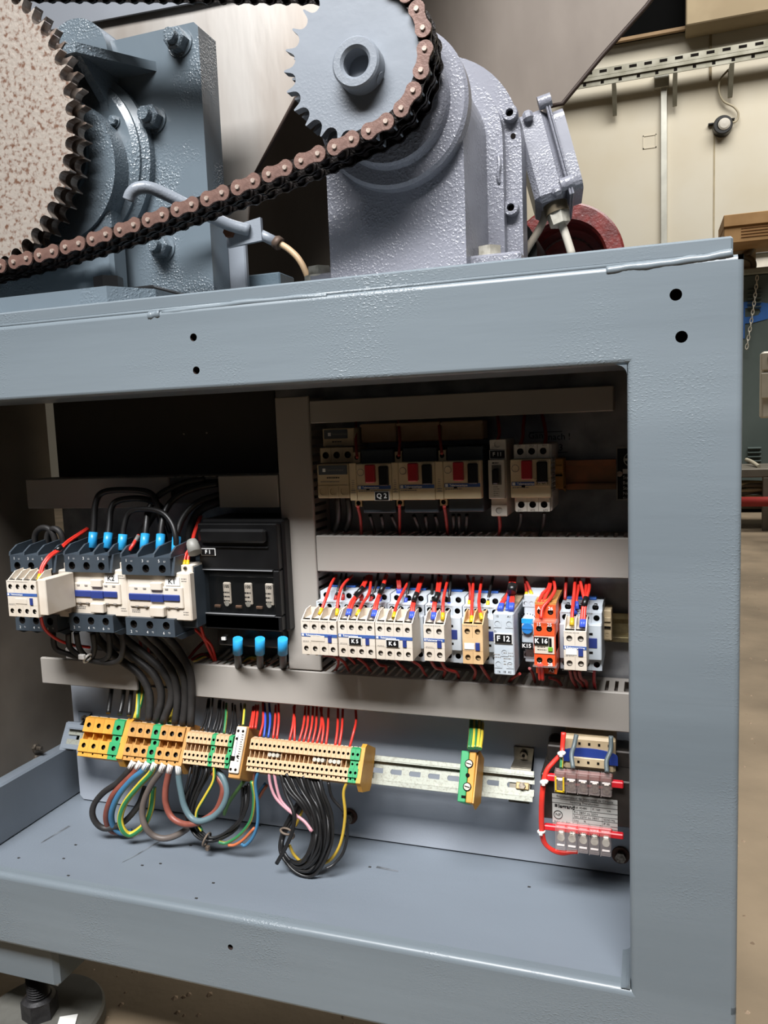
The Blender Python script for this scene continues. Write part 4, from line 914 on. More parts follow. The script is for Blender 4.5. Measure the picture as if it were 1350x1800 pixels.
# ---------------------------------------------------------------- upper row
def gv(label, px, Y, up, lo, tagtxt=None, brand=True):
    t, w_, h_ = dev('motor_breaker', label, 'circuit breaker', px, Y, 'motor breakers in the upper row'); X, H = w_/2, h_/2
    b = MB(); b.box(-X, X, 0, .012, -H, H, .0008); b.build('front_panel', GVC, t)
    b = MB(); b.box(-X+.002, X, .012, .075, -H-.016, H+.016, .001); b.build('body', up, t)
    for z0, z1 in ((H+.0005, H+.016), (-H-.016, -H-.0005)): holes_row(t, [-X+.004+(2*X-.006)/3*(k+.5) for k in range(3)], (2*X-.006)/3-.0003, z0, z1, .016 if up is CHAR else .006, .0038, up, body=.02, sm=DSCREW)
    b = MB(); b.box(-X*.42, -X*.42+.0115, -.006, .001, H-.022, H-.001, .001); b.build('stop_button', RED, t)
    b = MB(); b.box(X*.33, X*.33+.0115, -.004, .001, H-.026, H-.003, .0012); b.build('start_button', BLACK, t)
    txt('STOP', t, -X*.3+.003, -.0002, H-.0285, .0028); txt('START', t, X*.33+.006, -.0002, H-.0285, .0028)
    b = MB(); b.box(-X*.45, -X*.45+.0038, -.0004, .001, H-.031, H-.0275); b.build('test_slot', HOLE, t)
    r_ = [(-X*.75+.004*cos(a), -.0004, H-.01+.004*sin(a)) for a in [2*pi*k/14 for k in range(14)]]; b = MB(); b.tube(r_, .0003, 4, close=True); b.build('dial_ring', INKG, t)
    zb = -H+.0155
    b = MB(); b.box(-X+.001, X-.001, -.0004, .001, zb-.002, zb+.0022); o = b.build('name_band', BLUE, t); txt('Telemecanique', o, -X+.007, -.0006, zb, .0034, INKW, 'LEFT', bold=.0001)
    b = MB(); b.box(-X+.002, -X+.0052, -.0007, -.0003, zb-.0015, zb+.0017); b.build('logo', INKW, o)
    fineprint(t, -X+.002, X*.2, zb-.0035, 0, 1, .0013)
    if tagtxt: tagplate(t, tagtxt, X*.45, -H+.0055, .0165, .0092, -.0006, size=.008)
    return t, X, H
def side_aux(label, px, Y):
    t, w_, h_ = dev('side_contact', label, 'contact block', px, Y, 'slim side contacts between the motor breakers'); X, H = w_/2, h_/2
    b = MB(); b.box(-X, X, 0, .07, -H, H, .0006); b.build('body', GVC, t)
    for z0, z1 in ((H, H+.012), (-H-.0085, -H)): holes_row(t, [.0012], .0085, z0, z1, .012, .0028, GVC, body=.04, sm=DSCREW)
    b = MB()
    for k in range(2): b.box(-X*.7, X*.7, -.0003, .001, -H+.009+k*.003, -H+.0098+k*.003)
    o = b.build('vent_lines', INKG, t); o['kind'] = 'stuff'
    fineprint(t, -X*.3, X*.4, H-.02, 0, 6, .0008, .0025)
gv('motor breaker with black Q 2 tag, leftmost of the dark bodied three', (627, 688, 815, 880), .118, CHAR, CHAR, 'Q 2')
gv('motor breaker without tag in the middle of the dark bodied three', (701, 764.5, 812, 879), .118, CHAR, CHAR)
gv('motor breaker without tag, rightmost of the dark bodied three', (779.5, 845.5, 810, 877), .118, CHAR, CHAR)
side_aux('slim cream side contact left of breaker Q 2', (614.5, 626.5, 814, 880), .118)
side_aux('slim cream side contact right of breaker Q 2', (688.5, 700.5, 813, 879), .118)
side_aux('slim cream side contact left of the rightmost dark bodied breaker', (765, 779, 811, 878), .118)
def gterm(label, px, Y, hz, blk):
    t, w_, h_ = dev('terminal_cover', label, 'terminal block', px, Y); X, H = w_/2, h_/2
    b = MB(); b.box(-X, X, .0005, .05, -H, H, .0008); b.build('body', OLDW, t)
    b = MB(); b.box(-X+.002, X-.002 if blk > .5 else X*.6, -.0003, .002, H-.0125, H-.0015, .0003); o = b.build('name_band', mat('band_grey', '#50555c', .5), t); txt('Telemecanique', o, -X+.012, -.0005, H-.007, .0036, INKG, 'LEFT')
    b = MB(); b.box(-X+.0075, -X+.0112, -.0006, -.0002, H-.009, H-.005); b.build('logo', INKW, o)
    fineprint(t, -X*.4, X*.4, H-.0155, .0004, 1, .0014, m=INK); fineprint(t, -X*.8, X*.5, H-.0205, .0004, 1, .001)
    if hz: holes_row(t, [-X+2*X/3*(k+.5) for k in range(3)], 2*X/3-.0003, hz[0]*H, hz[1]*H, 0, .0043, OLDW, sm=DSCREW)
    return t
gterm('old cream feeder block with grey band above the rail, no holes', (567, 622, 753, 785), .15, None, .0)
t, w_, h_ = dev('terminal_strip', 'small cream strip of three dark terminal holes between feeder blocks', 'terminal block', (563, 621, 787, 813), .14); X, H = w_/2, h_/2
b = MB(); b.box(-X, X, .009, .05, -H, H, .0008); b.build('body', OLDW, t); holes_row(t, [-X+2*X/3*(k+.5) for k in range(3)], 2*X/3-.0003, -H, H, 0, .0042, OLDW, sm=DSCREW)
gterm('lower cream feeder block with three holes left of Q 2', (558, 613.5, 816, 876), .12, (-.95, -.25), 1.)
for k, (a, c_) in enumerate(((634, 696), (698, 773), (775, 849))):
    t, w_, h_ = dev('busbar_cover', ['beige busbar cover above breaker Q 2', 'beige busbar cover above the middle dark breaker', 'beige busbar cover above the rightmost dark breaker'][k], 'cover', (a, c_, 744-k*2.2, 778-k*2), .168, 'beige busbar covers'); b = MB(); b.box(-w_/2, w_/2, 0, .03, -h_/2, h_/2, .0015); b.build('cover', TBEIGE, t)
    b = MB(); b.box(-w_/2, w_/2, -.002, .0, h_/2-.004, h_/2-.001); b.build('lip', TBEIGE, t)
# F11 slim breaker
t, w_, h_ = dev('slim_breaker', 'slim single pole breaker with black F 11 tag', 'circuit breaker', (858.5, 887, 808, 877), .125); X, H = w_/2, h_/2
b = MB(); b.box(-X, X, 0, .01, -H, H, .0008); b.build('front_panel', WHITE, t)
b = MB(); b.box(-X+.0006, X+.0006, .01, .07, -H-.021, H+.022, .0008); b.build('body', WHITE, t)
holes_row(t, [.0006], 2*X-.0004, H+.0115, H+.022, .0085, .0038, WHITE, body=.01, sm=DSCREW); holes_row(t, [.0006], 2*X-.0004, -H-.02, -H-.008, .0085, .0038, WHITE, body=.01, sm=DSCREW)
tagplate(t, 'F 11', .0002, H+.0055, .0165, .0085, .0088, size=.0062)
b = MB(); b.box(-X*.55, X*.62, -.0004, .001, H-.028, H-.006); b.build('switch_recess', mat('recess_grey', '#6f6a63', .6), t)
b = MB(); b.box(-X*.4, X*.4, -.009, .001, H-.027, H-.01, .0015); b.build('toggle', BLACK, t)
fineprint(t, -X*.4, X*.4, -.008, 0, 5, .0008, .0025); fineprint(t, -X*.5, X*.5, H-.003, 0, 1, .0013, m=INK)
# 5F6.1 breaker
t, X, H = gv('old white motor breaker with pale tag 5F6.1', (897.5, 968, 807, 875), .12, WHITE, WHITE)
b = MB(); b.box(X*.2, X-.001, -.0012, .0005, -H+.0125, -H+.021, .0003); o = b.build('tag', OLDW, t); txt('5F6.1', o, X*.6, -.0015, -H+.0168, .0068)
b = MB()
for k in range(7): b.box(X-.0002, X+.0016, .004, .03, -H*.7+k*.0055, -H*.7+k*.0055+.003)
o = b.build('side_ribs', INKG, t); o['kind'] = 'stuff'
for s_, x in (('1/L1', -.014), ('3/L2', 0), ('5/L3', .014)): txt(s_, t, x+.001, .0055, H+.0145, .0028)
for s_, x in (('2/T1', -.014), ('4/T2', 0), ('6/T3', .014)): txt(s_, t, x+.001, .0055, -H-.0145, .0028)
# black nameplate half hidden behind the corner post
x0, x1, z0, z1 = R4(1083, 1130, 785, 880, .2095); t = thing('nameplate', 'black engraved nameplate half hidden behind the corner post', 'plate', (x0, .2095, z0))
b = MB(); b.box(0, x1-x0, 0, .0012, 0, z1-z0); b.build('border', mat('plate_border', '#b5b2ab', .4, .5), t); b = MB(); b.box(.0016, x1-x0-.0016, -.0005, .001, .002, z1-z0-.002); o = b.build('face', BLACK, t); Hh = z1-z0
ringp = [(.0165+.0075*cos(a), -.0008, Hh-.015+.0075*sin(a)) for a in [2*pi*k/24 for k in range(24)]]; b = MB(); b.tube(ringp, .0006, 5, close=True); b.build('emblem_ring', INKW, o)
b = MB(); b.box(.010, .024, -.001, -.0004, Hh-.0165, Hh-.0135); b.build('emblem_bar', INKW, o)
b = MB(); b.box(.0075, .03, -.0008, -.0003, Hh-.0315, Hh-.026); b.build('blank_field', INKW, o)
for k, s_ in enumerate(('Strom', 'Betrieb', 'Steuer', 'Nenn', 'Sicher')): txt(s_, o, .0075, -.0008, Hh-.036-k*.0062, .0056, INKW, 'LEFT')
b = MB(); b.cyl((.004, -.0025, Hh*.5), (.004, 0, Hh*.5), .0032, n=14); b.build('rivet', PIN, o)

# ---------------------------------------------------------------- big contactors K1 K2 K3
def big_contactor(label, px, Y, K, blk):
    t, w_, h_ = dev('large_contactor', label, 'contactor', px, Y); X, H = w_/2, h_/2
    tl = W(px[0]-4, 980, Y).x-t.location.x; 
    b = MB(); b.box(-X, X, .004, .016, -H, H, .0015); b.build('body', CREAM, t)
    b = MB(); b.box(-X+.001, X-.0008, .016, .118, -H-.012, H+.006, .0015); b.build('rear_body', CHAR, t)
    tx0, tx1 = -X-.002, -X+1.52*X; cw = (tx1-tx0)/3
    for zs, zc, nm, nums in ((1, H, 'top', ('1', '3', '5')), (-1, -H, 'bottom', ('2', '4', '6'))):
        z0, z1 = (H-.003, H+.02) if zs > 0 else (-H-.02, -H+.003)
        for k in range(3):
            x = tx0+cw*(k+.5); b = MB(); b.hole(x-cw/2, x+cw/2, z0, z1, -.002, .0052, .008, cz=(z0+z1)/2-(.003*zs), body=.05); o = b.build('power_terminal', [CHAR, HOLE], t)
            screw(o, x, .004, (z0+z1)/2-.003*zs, .0042, DSCREW, k)
            txt(nums[k], o, x-.004, -.0024, (z0+z1)/2+.0068*zs, .0052, INKW); txt(('L' if zs > 0 else 'T')+str(k+1), o, x+.004, -.0024, (z0+z1)/2+.0064*zs, .0028, INKW)
        for k in range(4):
            x = tx0+cw*k; b = MB()
            if zs > 0: b.prism([(-.002, z1-.001), (.05, z1-.001), (.05, z1+.016), (.012, z1+.012), (-.001, z1+.004)], 'x', x-.0014, x+.0014)
            else: b.prism([(-.002, z0+.001), (.04, z0+.001), (.04, z0-.006), (.01, z0-.006)], 'x', x-.0014, x+.0014)
            b.build('divider', CHAR, t)
    b = MB(); b.prism([(-.002, H-.003), (.05, H-.003), (.05, H+.02), (.004, H+.02)], 'x', tx1, tx1+.004); b.build('end_plate', CHAR, t)
    b = MB(); b.box(tx1+.004, X-.0015, .014, .04, H-.001, H+.008, .001); b.build('coil_terminal', CREAM, t); screw(t, (tx1+X)/2, .0135, H+.004, .0026)
    b = MB(); b.box(-X+.0008, -X+.0055, .01, .04, -H-.006, -H, .001); b.build('coil_terminal', CREAM, t)
    # relief of the front
    b = MB(); b.box(-X+.0035, X-.010, .0015, .006, -.0148, .0132, .0012); b.build('front_relief', CREAM, t)
    b = MB(); b.box(-.0085, .0085, -.002, .004, .0085, .0185, .001); b.build('latch', CREAM, t); b = MB(); b.box(-.0105, .0105, -.004, .004, -.0255, -.0125, .0012); b.build('latch', CREAM, t)
    for x0, x1, z0, z1 in ((-X+.004, -.0095, -.0055, .0032), (-.0095, .0095, -.0068, .0032), (.0095, X-.014, -.005, .003)):
        b = MB(); b.box(x0, x1, -.0005-.001*(x0 < -.005 and x1 > 0), .004, z0, z1, .0008); b.build('actuator', DBLUE, t)
    for x in (-X*.68, -X*.4, X*.3, X*.58):
        for z in (.010, -.0135): b = MB(); b.box(x-.0022, x+.0022, .0008, .002, z-.0009, z+.0009); b.build('slot', INKG, t)
    b = MB(); b.cyl((.004, .0035, -H+.004), (.004, .006, -H+.004), .0036, n=14); b.build('fixing_screw', DSCREW, t)
    b = MB(); b.box(X*.25, X*.25+.021, .0026, .0045, H-.0165, H-.0062); o = b.build('tag', PAPER, t); txt(K, o, X*.25+.01, .0023, H-.0114, .0085, INK, wide=1.15, bold=.0001)
    fineprint(t, -X+.005, -X+.022, -H+.0125, .0038, 2, .0012, .0024); fineprint(t, X-.012, X-.003, H-.007, .0038, 2, .001, .003); fineprint(t, X-.012, X-.003, -H+.012, .0038, 2, .001, .003)
    return t, X, H
YK = .085
big_contactor('large cream contactor tagged K1, right of the three', (221.5, 332, 1007, 1091), YK, 'K1', None)
big_contactor('large cream contactor tagged K2, middle of the three', (122, 221, 1002, 1084), YK, 'K2', None)
big_contactor('large cream contactor tagged K3 behind the four pole block', (27, 121, 1002, 1084), YK, 'K3', None)
aux_block('white four pole auxiliary block hung on contactor K3', (13.5, 65.5, 1021, 1084), .03, 4, CREAM, group=None)
t, w_, h_ = dev('side_shield', 'plain cream side block joining auxiliary block to K3', 'shield', (66.5, 92, 1019, 1082), .033); b = MB(); b.box(-w_/2, w_/2*.2, 0, .052, -h_/2, h_/2, .001); b.build('shield', CREAM, t)

# ---------------------------------------------------------------- fuse switch F1
YF = .122
t, w_, h_ = dev('fuse_switch', 'black fuse switch with smoked window and F1 tag', 'fuse switch', (350, 496, 915, 1112), YF); X, H = w_/2, h_/2
b = MB(); b.box(-X, X, .012, .085, -H, H, .003); b.build('housing', BLACK, t)
# front frame as four bars around the window
wx0, wx1, wz0, wz1 = -X*.9, X*.78, -H*.68, H*.13
for nm, q in (('top_panel', (-X+.002, X-.004, wz1, H-.004)), ('bottom_panel', (-X+.002, X-.004, -H+.004, wz0)), ('left_bar', (-X+.002, wx0, wz0, wz1)), ('right_bar', (wx1, X-.004, wz0, wz1))):
    b = MB(); b.box(q[0], q[1], 0, .0125, q[2], q[3], .0015); b.build(nm, BLACK, t)
b = MB(); b.box(-X*.86, X*.72, -.009, .001, H*.62, H*.86, .003); b.build('handle', BLACK, t)
b = MB(); b.box(-X*.86, X*.72, -.0025, .001, H*.52, H*.55, .0008); b.build('handle_lip', BLACK, t)
b = MB(); b.prism([(-.0, -H+.004), (-.0, -H*.7), (.012, -H)], 'x', -X*.9, X*.86); b.build('lower_bevel', BLACK, t)
b = MB(); b.box(wx0, wx1, .002, .0035, wz0, wz1); o = b.build('window', SMOKE, t); o['label'] = 'clear smoked window'
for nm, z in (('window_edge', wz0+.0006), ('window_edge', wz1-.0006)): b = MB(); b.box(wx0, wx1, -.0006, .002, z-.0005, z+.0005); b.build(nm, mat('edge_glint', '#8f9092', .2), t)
tagplate(t, 'F 1', -X*.72, H*.44, .019, .0078, -.0006, size=.0068)
for k, x in enumerate((-X*.42, X*.1, X*.6)):
    o = MB(); o.box(x-.0055, x+.0055, .0075, .012, wz0+.011, wz0+.040, .0015); f = o.build('fuse', CREAM, t)
    txt('100', f, x, .0071, wz0+.035, .0055, INK, bold=.0001); fineprint(f, x-.0045, x+.0045, wz0+.028, .0073, 3, .0016, .0055, INK, 'fuse_print'); b = MB(); b.cyl((x, .0065, wz0+.0125), (x, .0075, wz0+.0125), .0035, n=14); b.build('fuse_eye', HEXW, f)
    b = MB(); b.box(x-.02, x-.011, .008, .012, wz0+.006, wz0+.010, .0008); b.build('blade', mat('copper_blade', '#a5826b', .35, .7), t)
    b = MB(); b.box(x-.012, x+.002, .006, .0105, wz1-.008, wz1-.0055, .0005); b.build('contact_clip', HEXW, t)
    b = MB(); b.box(x-.022, x+.012, .0045, .011, wz0+.048, wz0+.056, .001); b.build('fuse_carrier', BLACK, t)
    b = MB(); b.box(x-.02, x+.014, .012, .08, -H-.022, -H+.002, .002); b.build('terminal_shroud', BLACK, t)
q = W(394, 1122, YF+.01); b = MB(); b.box(q.x-.003, q.x+.003, YF+.008, YF+.011, q.z-.002, q.z+.002); o = b.build('terminal_mark', PAPER, t, at(t))

# ---------------------------------------------------------------- lower tilted rail with terminals
TILT = radians(30); N = Vector((0, -cos(TILT), sin(TILT)))
P0 = W(937, 1383, .160); RX0 = WP(112, 1302, P0, N).x; RX1 = WP(938, 1383, P0, N).x
PF = P0+N*.043
t = thing('terminal_rail', 'long slotted zinc mounting rail tilted upward along the lower back plate', 'mounting rail', (RX0, P0.y, P0.z), rot=(-TILT, 0, 0)); L_ = RX1-RX0; Lp = .05
for nm, x0, x1, mm in (('painted_end', 0, Lp, TRAY), ('zinc', Lp, L_, RAILM)):
    b = MB(); b.box(x0, x1, -.0012, 0, .0120, .0178, .0004); b.build('upper_flange', mm, t); b = MB(); b.box(x0, x1, -.0012, 0, -.0178, -.0120, .0004); b.build('lower_flange', mm, t)
    b = MB(); b.box(x0, x1, -.0008, .0075, .0108, .0122); b.build('upper_side', mm, t); b = MB(); b.box(x0, x1, -.0008, .0075, -.0122, -.0108); b.build('lower_side', mm, t)
b = MB(); b.box(0, L_, .0062, .0075, .0031, .0112); b.build('web', RAILM, t); b = MB(); b.box(0, L_, .0062, .0075, -.0112, -.0031); b.build('web', RAILM, t)
f = MB(); f.box(0, .0095, .0062, .0075, -.0031, .0031); 
for sx, e in ((0, 0), (.0095, 1)):
    pass
f.prism([(.0095, -.0031), (.0115, -.0031), (.0102, -.0015), (.0098, 0), (.0102, .0015), (.0115, .0031), (.0095, .0031)], 'y', .0062, .0075); me = f.mesh('slot_bridge', RAILM)
k = L_-.018
while k > 0: place('slot_bridge', me, t, (k, 0, 0)); k -= .025
b = MB(); b.box(L_-.022, L_-.006, .0035, .0062, -.0042, .0042, .001); b.build('fixing_washer', mat('brass_washer', '#b79d72', .4, .5), t); b = MB(); b.cyl((L_-.014, .0005, 0), (L_-.014, .0035, 0), .0042, n=6); b.build('fixing_nut', SCREW, t)
for px_, label in ((921, 'bent steel bracket carrying right end of the terminal rail'), (150, 'bent grey bracket carrying left end of the terminal rail')):
    top_ = W(px_, 1326 if px_ > 500 else 1262, .204); ry, rz = P0.y+.0075*cos(TILT), P0.z-.0075*sin(TILT)
    up = Vector((0, sin(TILT), cos(TILT))); t = thing('rail_bracket', label, 'bracket', (top_.x, .205, top_.z)); mm = mat('bracket_steel', '#8d877a', .4, .7, '#6d675c', 30) if px_ > 500 else TRAY
    a_ = Vector((0, ry, rz))+up*.02; c_ = Vector((0, ry, rz))-up*.02
    poly = [(.2055, top_.z+.008), (.2055, top_.z-.008), (a_.y+.004, a_.z+.004), (c_.y+.002, c_.z-.001), (.2055, c_.z-.012), (.2055, c_.z-.009), (c_.y, c_.z+.0015), (a_.y, a_.z), (.2035, top_.z-.006), (.2035, top_.z+.008)]
    poly = [(.2058, top_.z+.009), (.2038, top_.z+.009), (.2038, top_.z-.008), (a_.y+.001, a_.z), (c_.y+.001, c_.z), (.2038, c_.z-.008), (.2058, c_.z-.008), (c_.y+.004, c_.z+.002), (a_.y+.004, a_.z), (.2058, top_.z-.0075)]
    b = MB(); b.prism(poly, 'x', top_.x-.0125, top_.x+.0125); b.build('strap', mm, t, at(t)); b = MB(); b.cyl((0, -.0055, 0), (0, -.0012, 0), .0048, n=18); b.cyl((0, -.0062, 0), (0, -.0055, 0), .0022, n=6, m=1); b.build('strap_screw', [SCREW, HOLE], t)
_term = {}
def terminal(x, pitch, H, m, green, label, group, marker=True):
    k = (round(pitch, 5), H, m.name, green)
    if k not in _term:
        w_ = pitch/2-.00012; mm = [m, HOLE, TGREEN]
        b = MB(); b.box(-w_, w_, -.030, -.003, -H, H, .0003); body = b.mesh('body', TBROWN if m is TBEIGE else m)
        r = min(pitch*.29, .0034)
        def jaw(z0, z1): b = MB(); b.hole(-w_, w_, z0, z1, -.044, r, .006, m=2 if green else 0, body=.0145); return b.mesh('screw_shoulder', mm)
        up, lo = jaw(.0055, H-.003), jaw(-H+.0062, -.0045)
        b = MB(); b.prism([(-.044, H-.003), (-.029, H-.003), (-.029, H+.0), (-.038, H)], 'x', -w_, w_, 2 if green else 0); sh = b.mesh('shoulder_slope', mm)
        b = MB(); b.hole(-w_, w_, -H, -H+.0062, -.0415, min(.0014, w_*.5), .004, cz=-H+.0042, m=2 if green else 0, body=.012, n=6); wi = b.mesh('wire_entry', mm)
        ex = None
        if green: b = MB(); b.hole(-w_, w_, -.0045, .0055, -.041, r*.8, .004, m=2, body=.012); ex = b.mesh('bridge_hole', mm)
        else: b = MB(); b.box(-w_, -w_+.001, -.040, -.029, -.0045, .0055); ex = b.mesh('partition', m)
        mk = MB(); mk.box(-w_*.8, w_*.8, -.037, -.031, H, H+.0008); mkm = mk.mesh('marker', mat('marker_grey', '#b9ac98', .6))
        s = MB(); s.cyl((0, 0, 0), (0, -.001, 0), r*.86, n=10); s.box(-r*.7, r*.7, -.0012, -.0009, -r*.13, r*.13, 0, 1); scm = s.mesh('screw', [SCREW, HOLE])
        _term[k] = (body, up, lo, sh, wi, ex, mkm, scm, H)
    body, up, lo, sh, wi, ex, mkm, scm, H = _term[k]
    t = thing('terminal_block', label, 'terminal', (x, P0.y, P0.z), group, rot=(-TILT, 0, 0))
    for nm, me in (('body', body), ('screw_shoulder', up), ('screw_shoulder', lo), ('shoulder_slope', sh), ('wire_entry', wi), ('bridge_hole' if green else 'partition', ex)): place(nm, me, t)
    if marker: place('marker', mkm, t)
    for z in ((.0055+H-.003)/2, (-H+.0062-.0045)/2): place('screw', scm, t, (0, -.0385, z), (0, random.uniform(0, 3), 0))
    return t
def tx(px, py): return WP(px, py, PF, N).x
def bank(pxa, pya, pxb, pyb, n, H, m, greens, lab_, glab, group):
    xa, xb = tx(pxa, pya), tx(pxb, pyb); p = (xb-xa)/n
    for k in range(n): terminal(xa+p*(k+.5), p, H, m, k in greens, glab[k] if k in greens else lab_+', '+nth(k, n), group+(' green' if k in greens else ''))
    return xa, xb, p
bank(145, 1287, 214, 1296, 4, .0275, TORANGE, (3,), 'large orange power terminal at left end of the rail', {3: 'large green striped earth terminal among the orange ones'}, 'orange power terminals')
def end_plate(px, py, H, label, m=TORANGE, wd=.004):
    x = tx(px, py); t = thing('end_plate', label, 'end plate', (x, P0.y, P0.z), rot=(-TILT, 0, 0)); b = MB(); b.prism([(-.044, -H+.003), (-.041, H-.003), (-.036, H+.002), (-.002, H+.002), (.0, H-.006), (0, -H+.006), (-.004, -H-.002), (-.03, -H-.006), (-.038, -H)], 'x', -wd/2, wd/2); b.build('plate', m, t)
end_plate(218, 1298, .0285, 'orange end plate right of the large power terminals', TORANGE, .010)
bank(223, 1298, 320, 1312, 7, .026, TBROWN, (3,), 'ochre medium terminal with white sleeved cables below', {3: 'green striped earth terminal among the ochre ones'}, 'ochre medium terminals')
end_plate(323, 1313, .0285, 'ochre end plate right of the medium terminals', TBROWN, .005)
bank(326, 1309, 406, 1322, 11, .0215, TBEIGE, (6, 10), 'small beige terminal left of the white marker holder', {6: 'narrow green earth terminal within the left beige bank', 10: 'narrow green earth terminal beside the white marker holder'}, 'small beige terminals left bank')
bank(437, 1325, 631, 1346, 24, .0215, TBEIGE, (22, 23), 'small beige terminal right of the white marker holder', {22: 'narrow green earth terminal, left of the pair ending the right bank', 23: 'narrow green earth terminal, right of the pair ending the right bank'}, 'small beige terminals right bank')
end_plate(633.5, 1346, .0245, 'ochre end plate closing the right bank of terminals', TORANGE, .006)
# white marker holder between the two beige banks
x = tx(421, 1322); t = thing('group_marker_holder', 'tall beige group marker with white printed front between terminal banks', 'marker', (x, P0.y, P0.z), rot=(-TILT, 0, 0))
b = MB(); b.box(-.0085, .0085, -.046, -.002, -.033, .033, .001); b.build('holder_body', TBROWN, t)
b = MB(); b.box(-.0075, .0068, -.0495, -.0455, -.027, .032, .001); b.build('white_front', CREAM, t)
for z, xs in ((.026, (-.004, .003)), (.016, (-.004,)), (-.006, (.002,)), (-.0225, (-.0045, .0025))):
    for x_ in xs: b = MB(); b.cyl((x_, -.0499, z), (x_, -.0494, z), .0018, n=12); b.build('pin_hole', HOLE, t)
b = MB(); b.box(-.003, -.0024, -.0497, -.0494, -.01, .02); b.build('mark_line', DBLUE, t); fineprint(t, .002, .0055, .022, -.0497, 12, .001, .003, INK)
b = MB(); b.box(-.0075, -.0015, -.0498, -.0494, -.012, -.006); b.build('slot', HOLE, t)
# metal jumper links in the channel
for px, py in ((481, 1322.5), (560, 1332), (588, 1335)):
    q = WP(px, py, PF, N); t = thing('jumper_link', 'silver jumper screws in terminal channel, '+{481: 'left of three', 560: 'middle of three', 588: 'right of three'}[px], 'jumper', (q.x, P0.y, P0.z), rot=(-TILT, 0, 0))
    for s in (-1, 0, 1): b = MB(); b.cyl((s*.0055, -.0425, .001), (s*.0055, -.034, .001), .0026, n=12); b.build('jumper_screw', HEXW, t)
    b = MB(); b.box(-.008, .008, -.038, -.035, -.001, .003); b.build('bar', HEXW, t)
# single earth terminal
x = tx(824, 1361); t = thing('earth_terminal', 'single large green and ochre earth terminal alone on the zinc rail', 'terminal', (x, P0.y, P0.z), rot=(-TILT, 0, 0)); H = .029
b = MB(); b.box(-.0105, -.001, -.046, -.003, -H, H, .0008); b.build('green_half', TGREEN, t)
b = MB(); b.box(-.0005, .0075, -.046, -.003, -H, H, .0008); b.build('ochre_half', TORANGE, t)
b = MB(); b.prism([(-.046, -H), (-.040, H), (-.03, H+.003), (-.002, H-.002), (-.002, -H+.004), (-.03, -H-.006)], 'x', .0075, .009); b.build('side_plate', TORANGE, t)
for z, r in ((.0145, .0046), (-.0115, .0046)):
    b = MB(); b.cyl((.0, -.0466, z), (.0, -.046, z), r*1.1, n=20); b.build('screw_well', HOLE, t); screw(t, 0, -.0464, z, r*.92, HEXW, .2)
b = MB(); b.cyl((-.0005, -.0466, .0015), (-.0005, -.046, .0015), .0025, n=14); b.build('bridge_hole', HOLE, t)
b = MB(); b.box(-.006, -.001, -.0465, -.045, -.0245, -.0215); b.build('wire_slot', HOLE, t)

# ---------------------------------------------------------------- transformer
YT = .128
x0, x1, z0, z1 = R4(951, 1106, 1367, 1447, YT); t = thing('transformer', 'dark control transformer with clear terminal covers and silver rating label', 'transformer', ((x0+x1)/2, .19, z0)); o_ = at(t); x1 += .012
CORE = mat('core_laminations', '#36312d', .5, .4, '#2a2623', 40)
b = MB(); b.box(x0, x1, YT, .19, z0, z1, .0015); b.build('core', CORE, t, o_)
u = R4(962, 1110, 1316, 1372, .165); b = MB(); b.box(u[0], x1, .165, .2, z1-.001, u[3], .0015); b.build('core_top', CORE, t, o_)
u = R4(990, 1082, 1297, 1363, .150); b = MB(); b.box(u[0], u[1], .150, .19, z1-.01, u[3], .003); b.build('bobbin', OLDW, t, o_); bobx = (u[0]+u[1])/2; bobz = u[3]
po = [(bobx-.032, bobz-.03), (bobx+.032, bobz-.03)]+[(bobx+.032*cos(a), bobz-.02+.0075*sin(a)) for a in [pi*k/12 for k in range(13)]]
b = MB(); b.prism(po, 'y', .1485, .1502); b.build('winding_tape', mat('tape_blue', '#26408f', .5), t, o_)
b = MB(); b.box(bobx-.018, bobx+.022, .146, .1486, bobz-.0345, bobz-.023, .0008); b.build('bobbin_flange', OLDW, t, o_)
for k in range(4):
    b = MB(); xk = bobx-.012+k*.011; b.box(xk, xk+.0026, .1494, .1502, bobz-.009, bobz-.0062); b.build('slot', HOLE, t, o_)
for k in range(3): b = MB(); xk = bobx-.013+k*.011; b.box(xk, xk+.0026, .1455, .1462, bobz-.0295, bobz-.0268); b.build('slot', HOLE, t, o_)
for px, py in ((977, 1300), (1100, 1313)):
    q = W(px, py, .2); b = MB(); b.cyl((0, -.004, 0), (0, 0, 0), .0085, n=24); b.box(-.001, .001, -.0044, -.0038, -.006, .006, 0, 1); b.build('mounting_screw', [mat('screw_bronze', '#5b5046', .45, .6), HOLE], t, q-Vector(t.location))
lx0, lx1, lz0, lz1 = R4(971, 1085.5, 1401, 1456, YT-.0006); b = MB(); b.box(lx0, lx1, YT-.0006, YT, lz0, lz1); lbl = b.build('rating_label', mat('label_silver', '#b4b3ae', .45), t, o_)
LX = lx1-lx0; LZ = lz1-lz0; YL = YT-.0009; ob = MB()
for f0, f1, g in ((0, 1, .86), (0, 1, .72), (.32, 1, .55), (.32, 1, .42), (.32, 1, .29), (.32, 1, .15), (0, 1, .06)): ob.box(lx0+LX*f0, lx0+LX*f1, YL, YT-.0005, lz0+LZ*g-.00015, lz0+LZ*g+.00015)
for f0, g0, g1 in ((.32, .06, .72), (.58, .06, .15), (.6, .55, .72), (.77, .06, .42)): ob.box(lx0+LX*f0-.00015, lx0+LX*f0+.00015, YL, YT-.0005, lz0+LZ*g0, lz0+LZ*g1)
o = ob.build('table_lines', INK, lbl); o['kind'] = 'stuff'
def lt(s_, fx, fz, size, al='LEFT', bold=0.): txt(s_, lbl, lx0+LX*fx, YL-.0001, lz0+LZ*fz, size, INK, al, bold=bold)
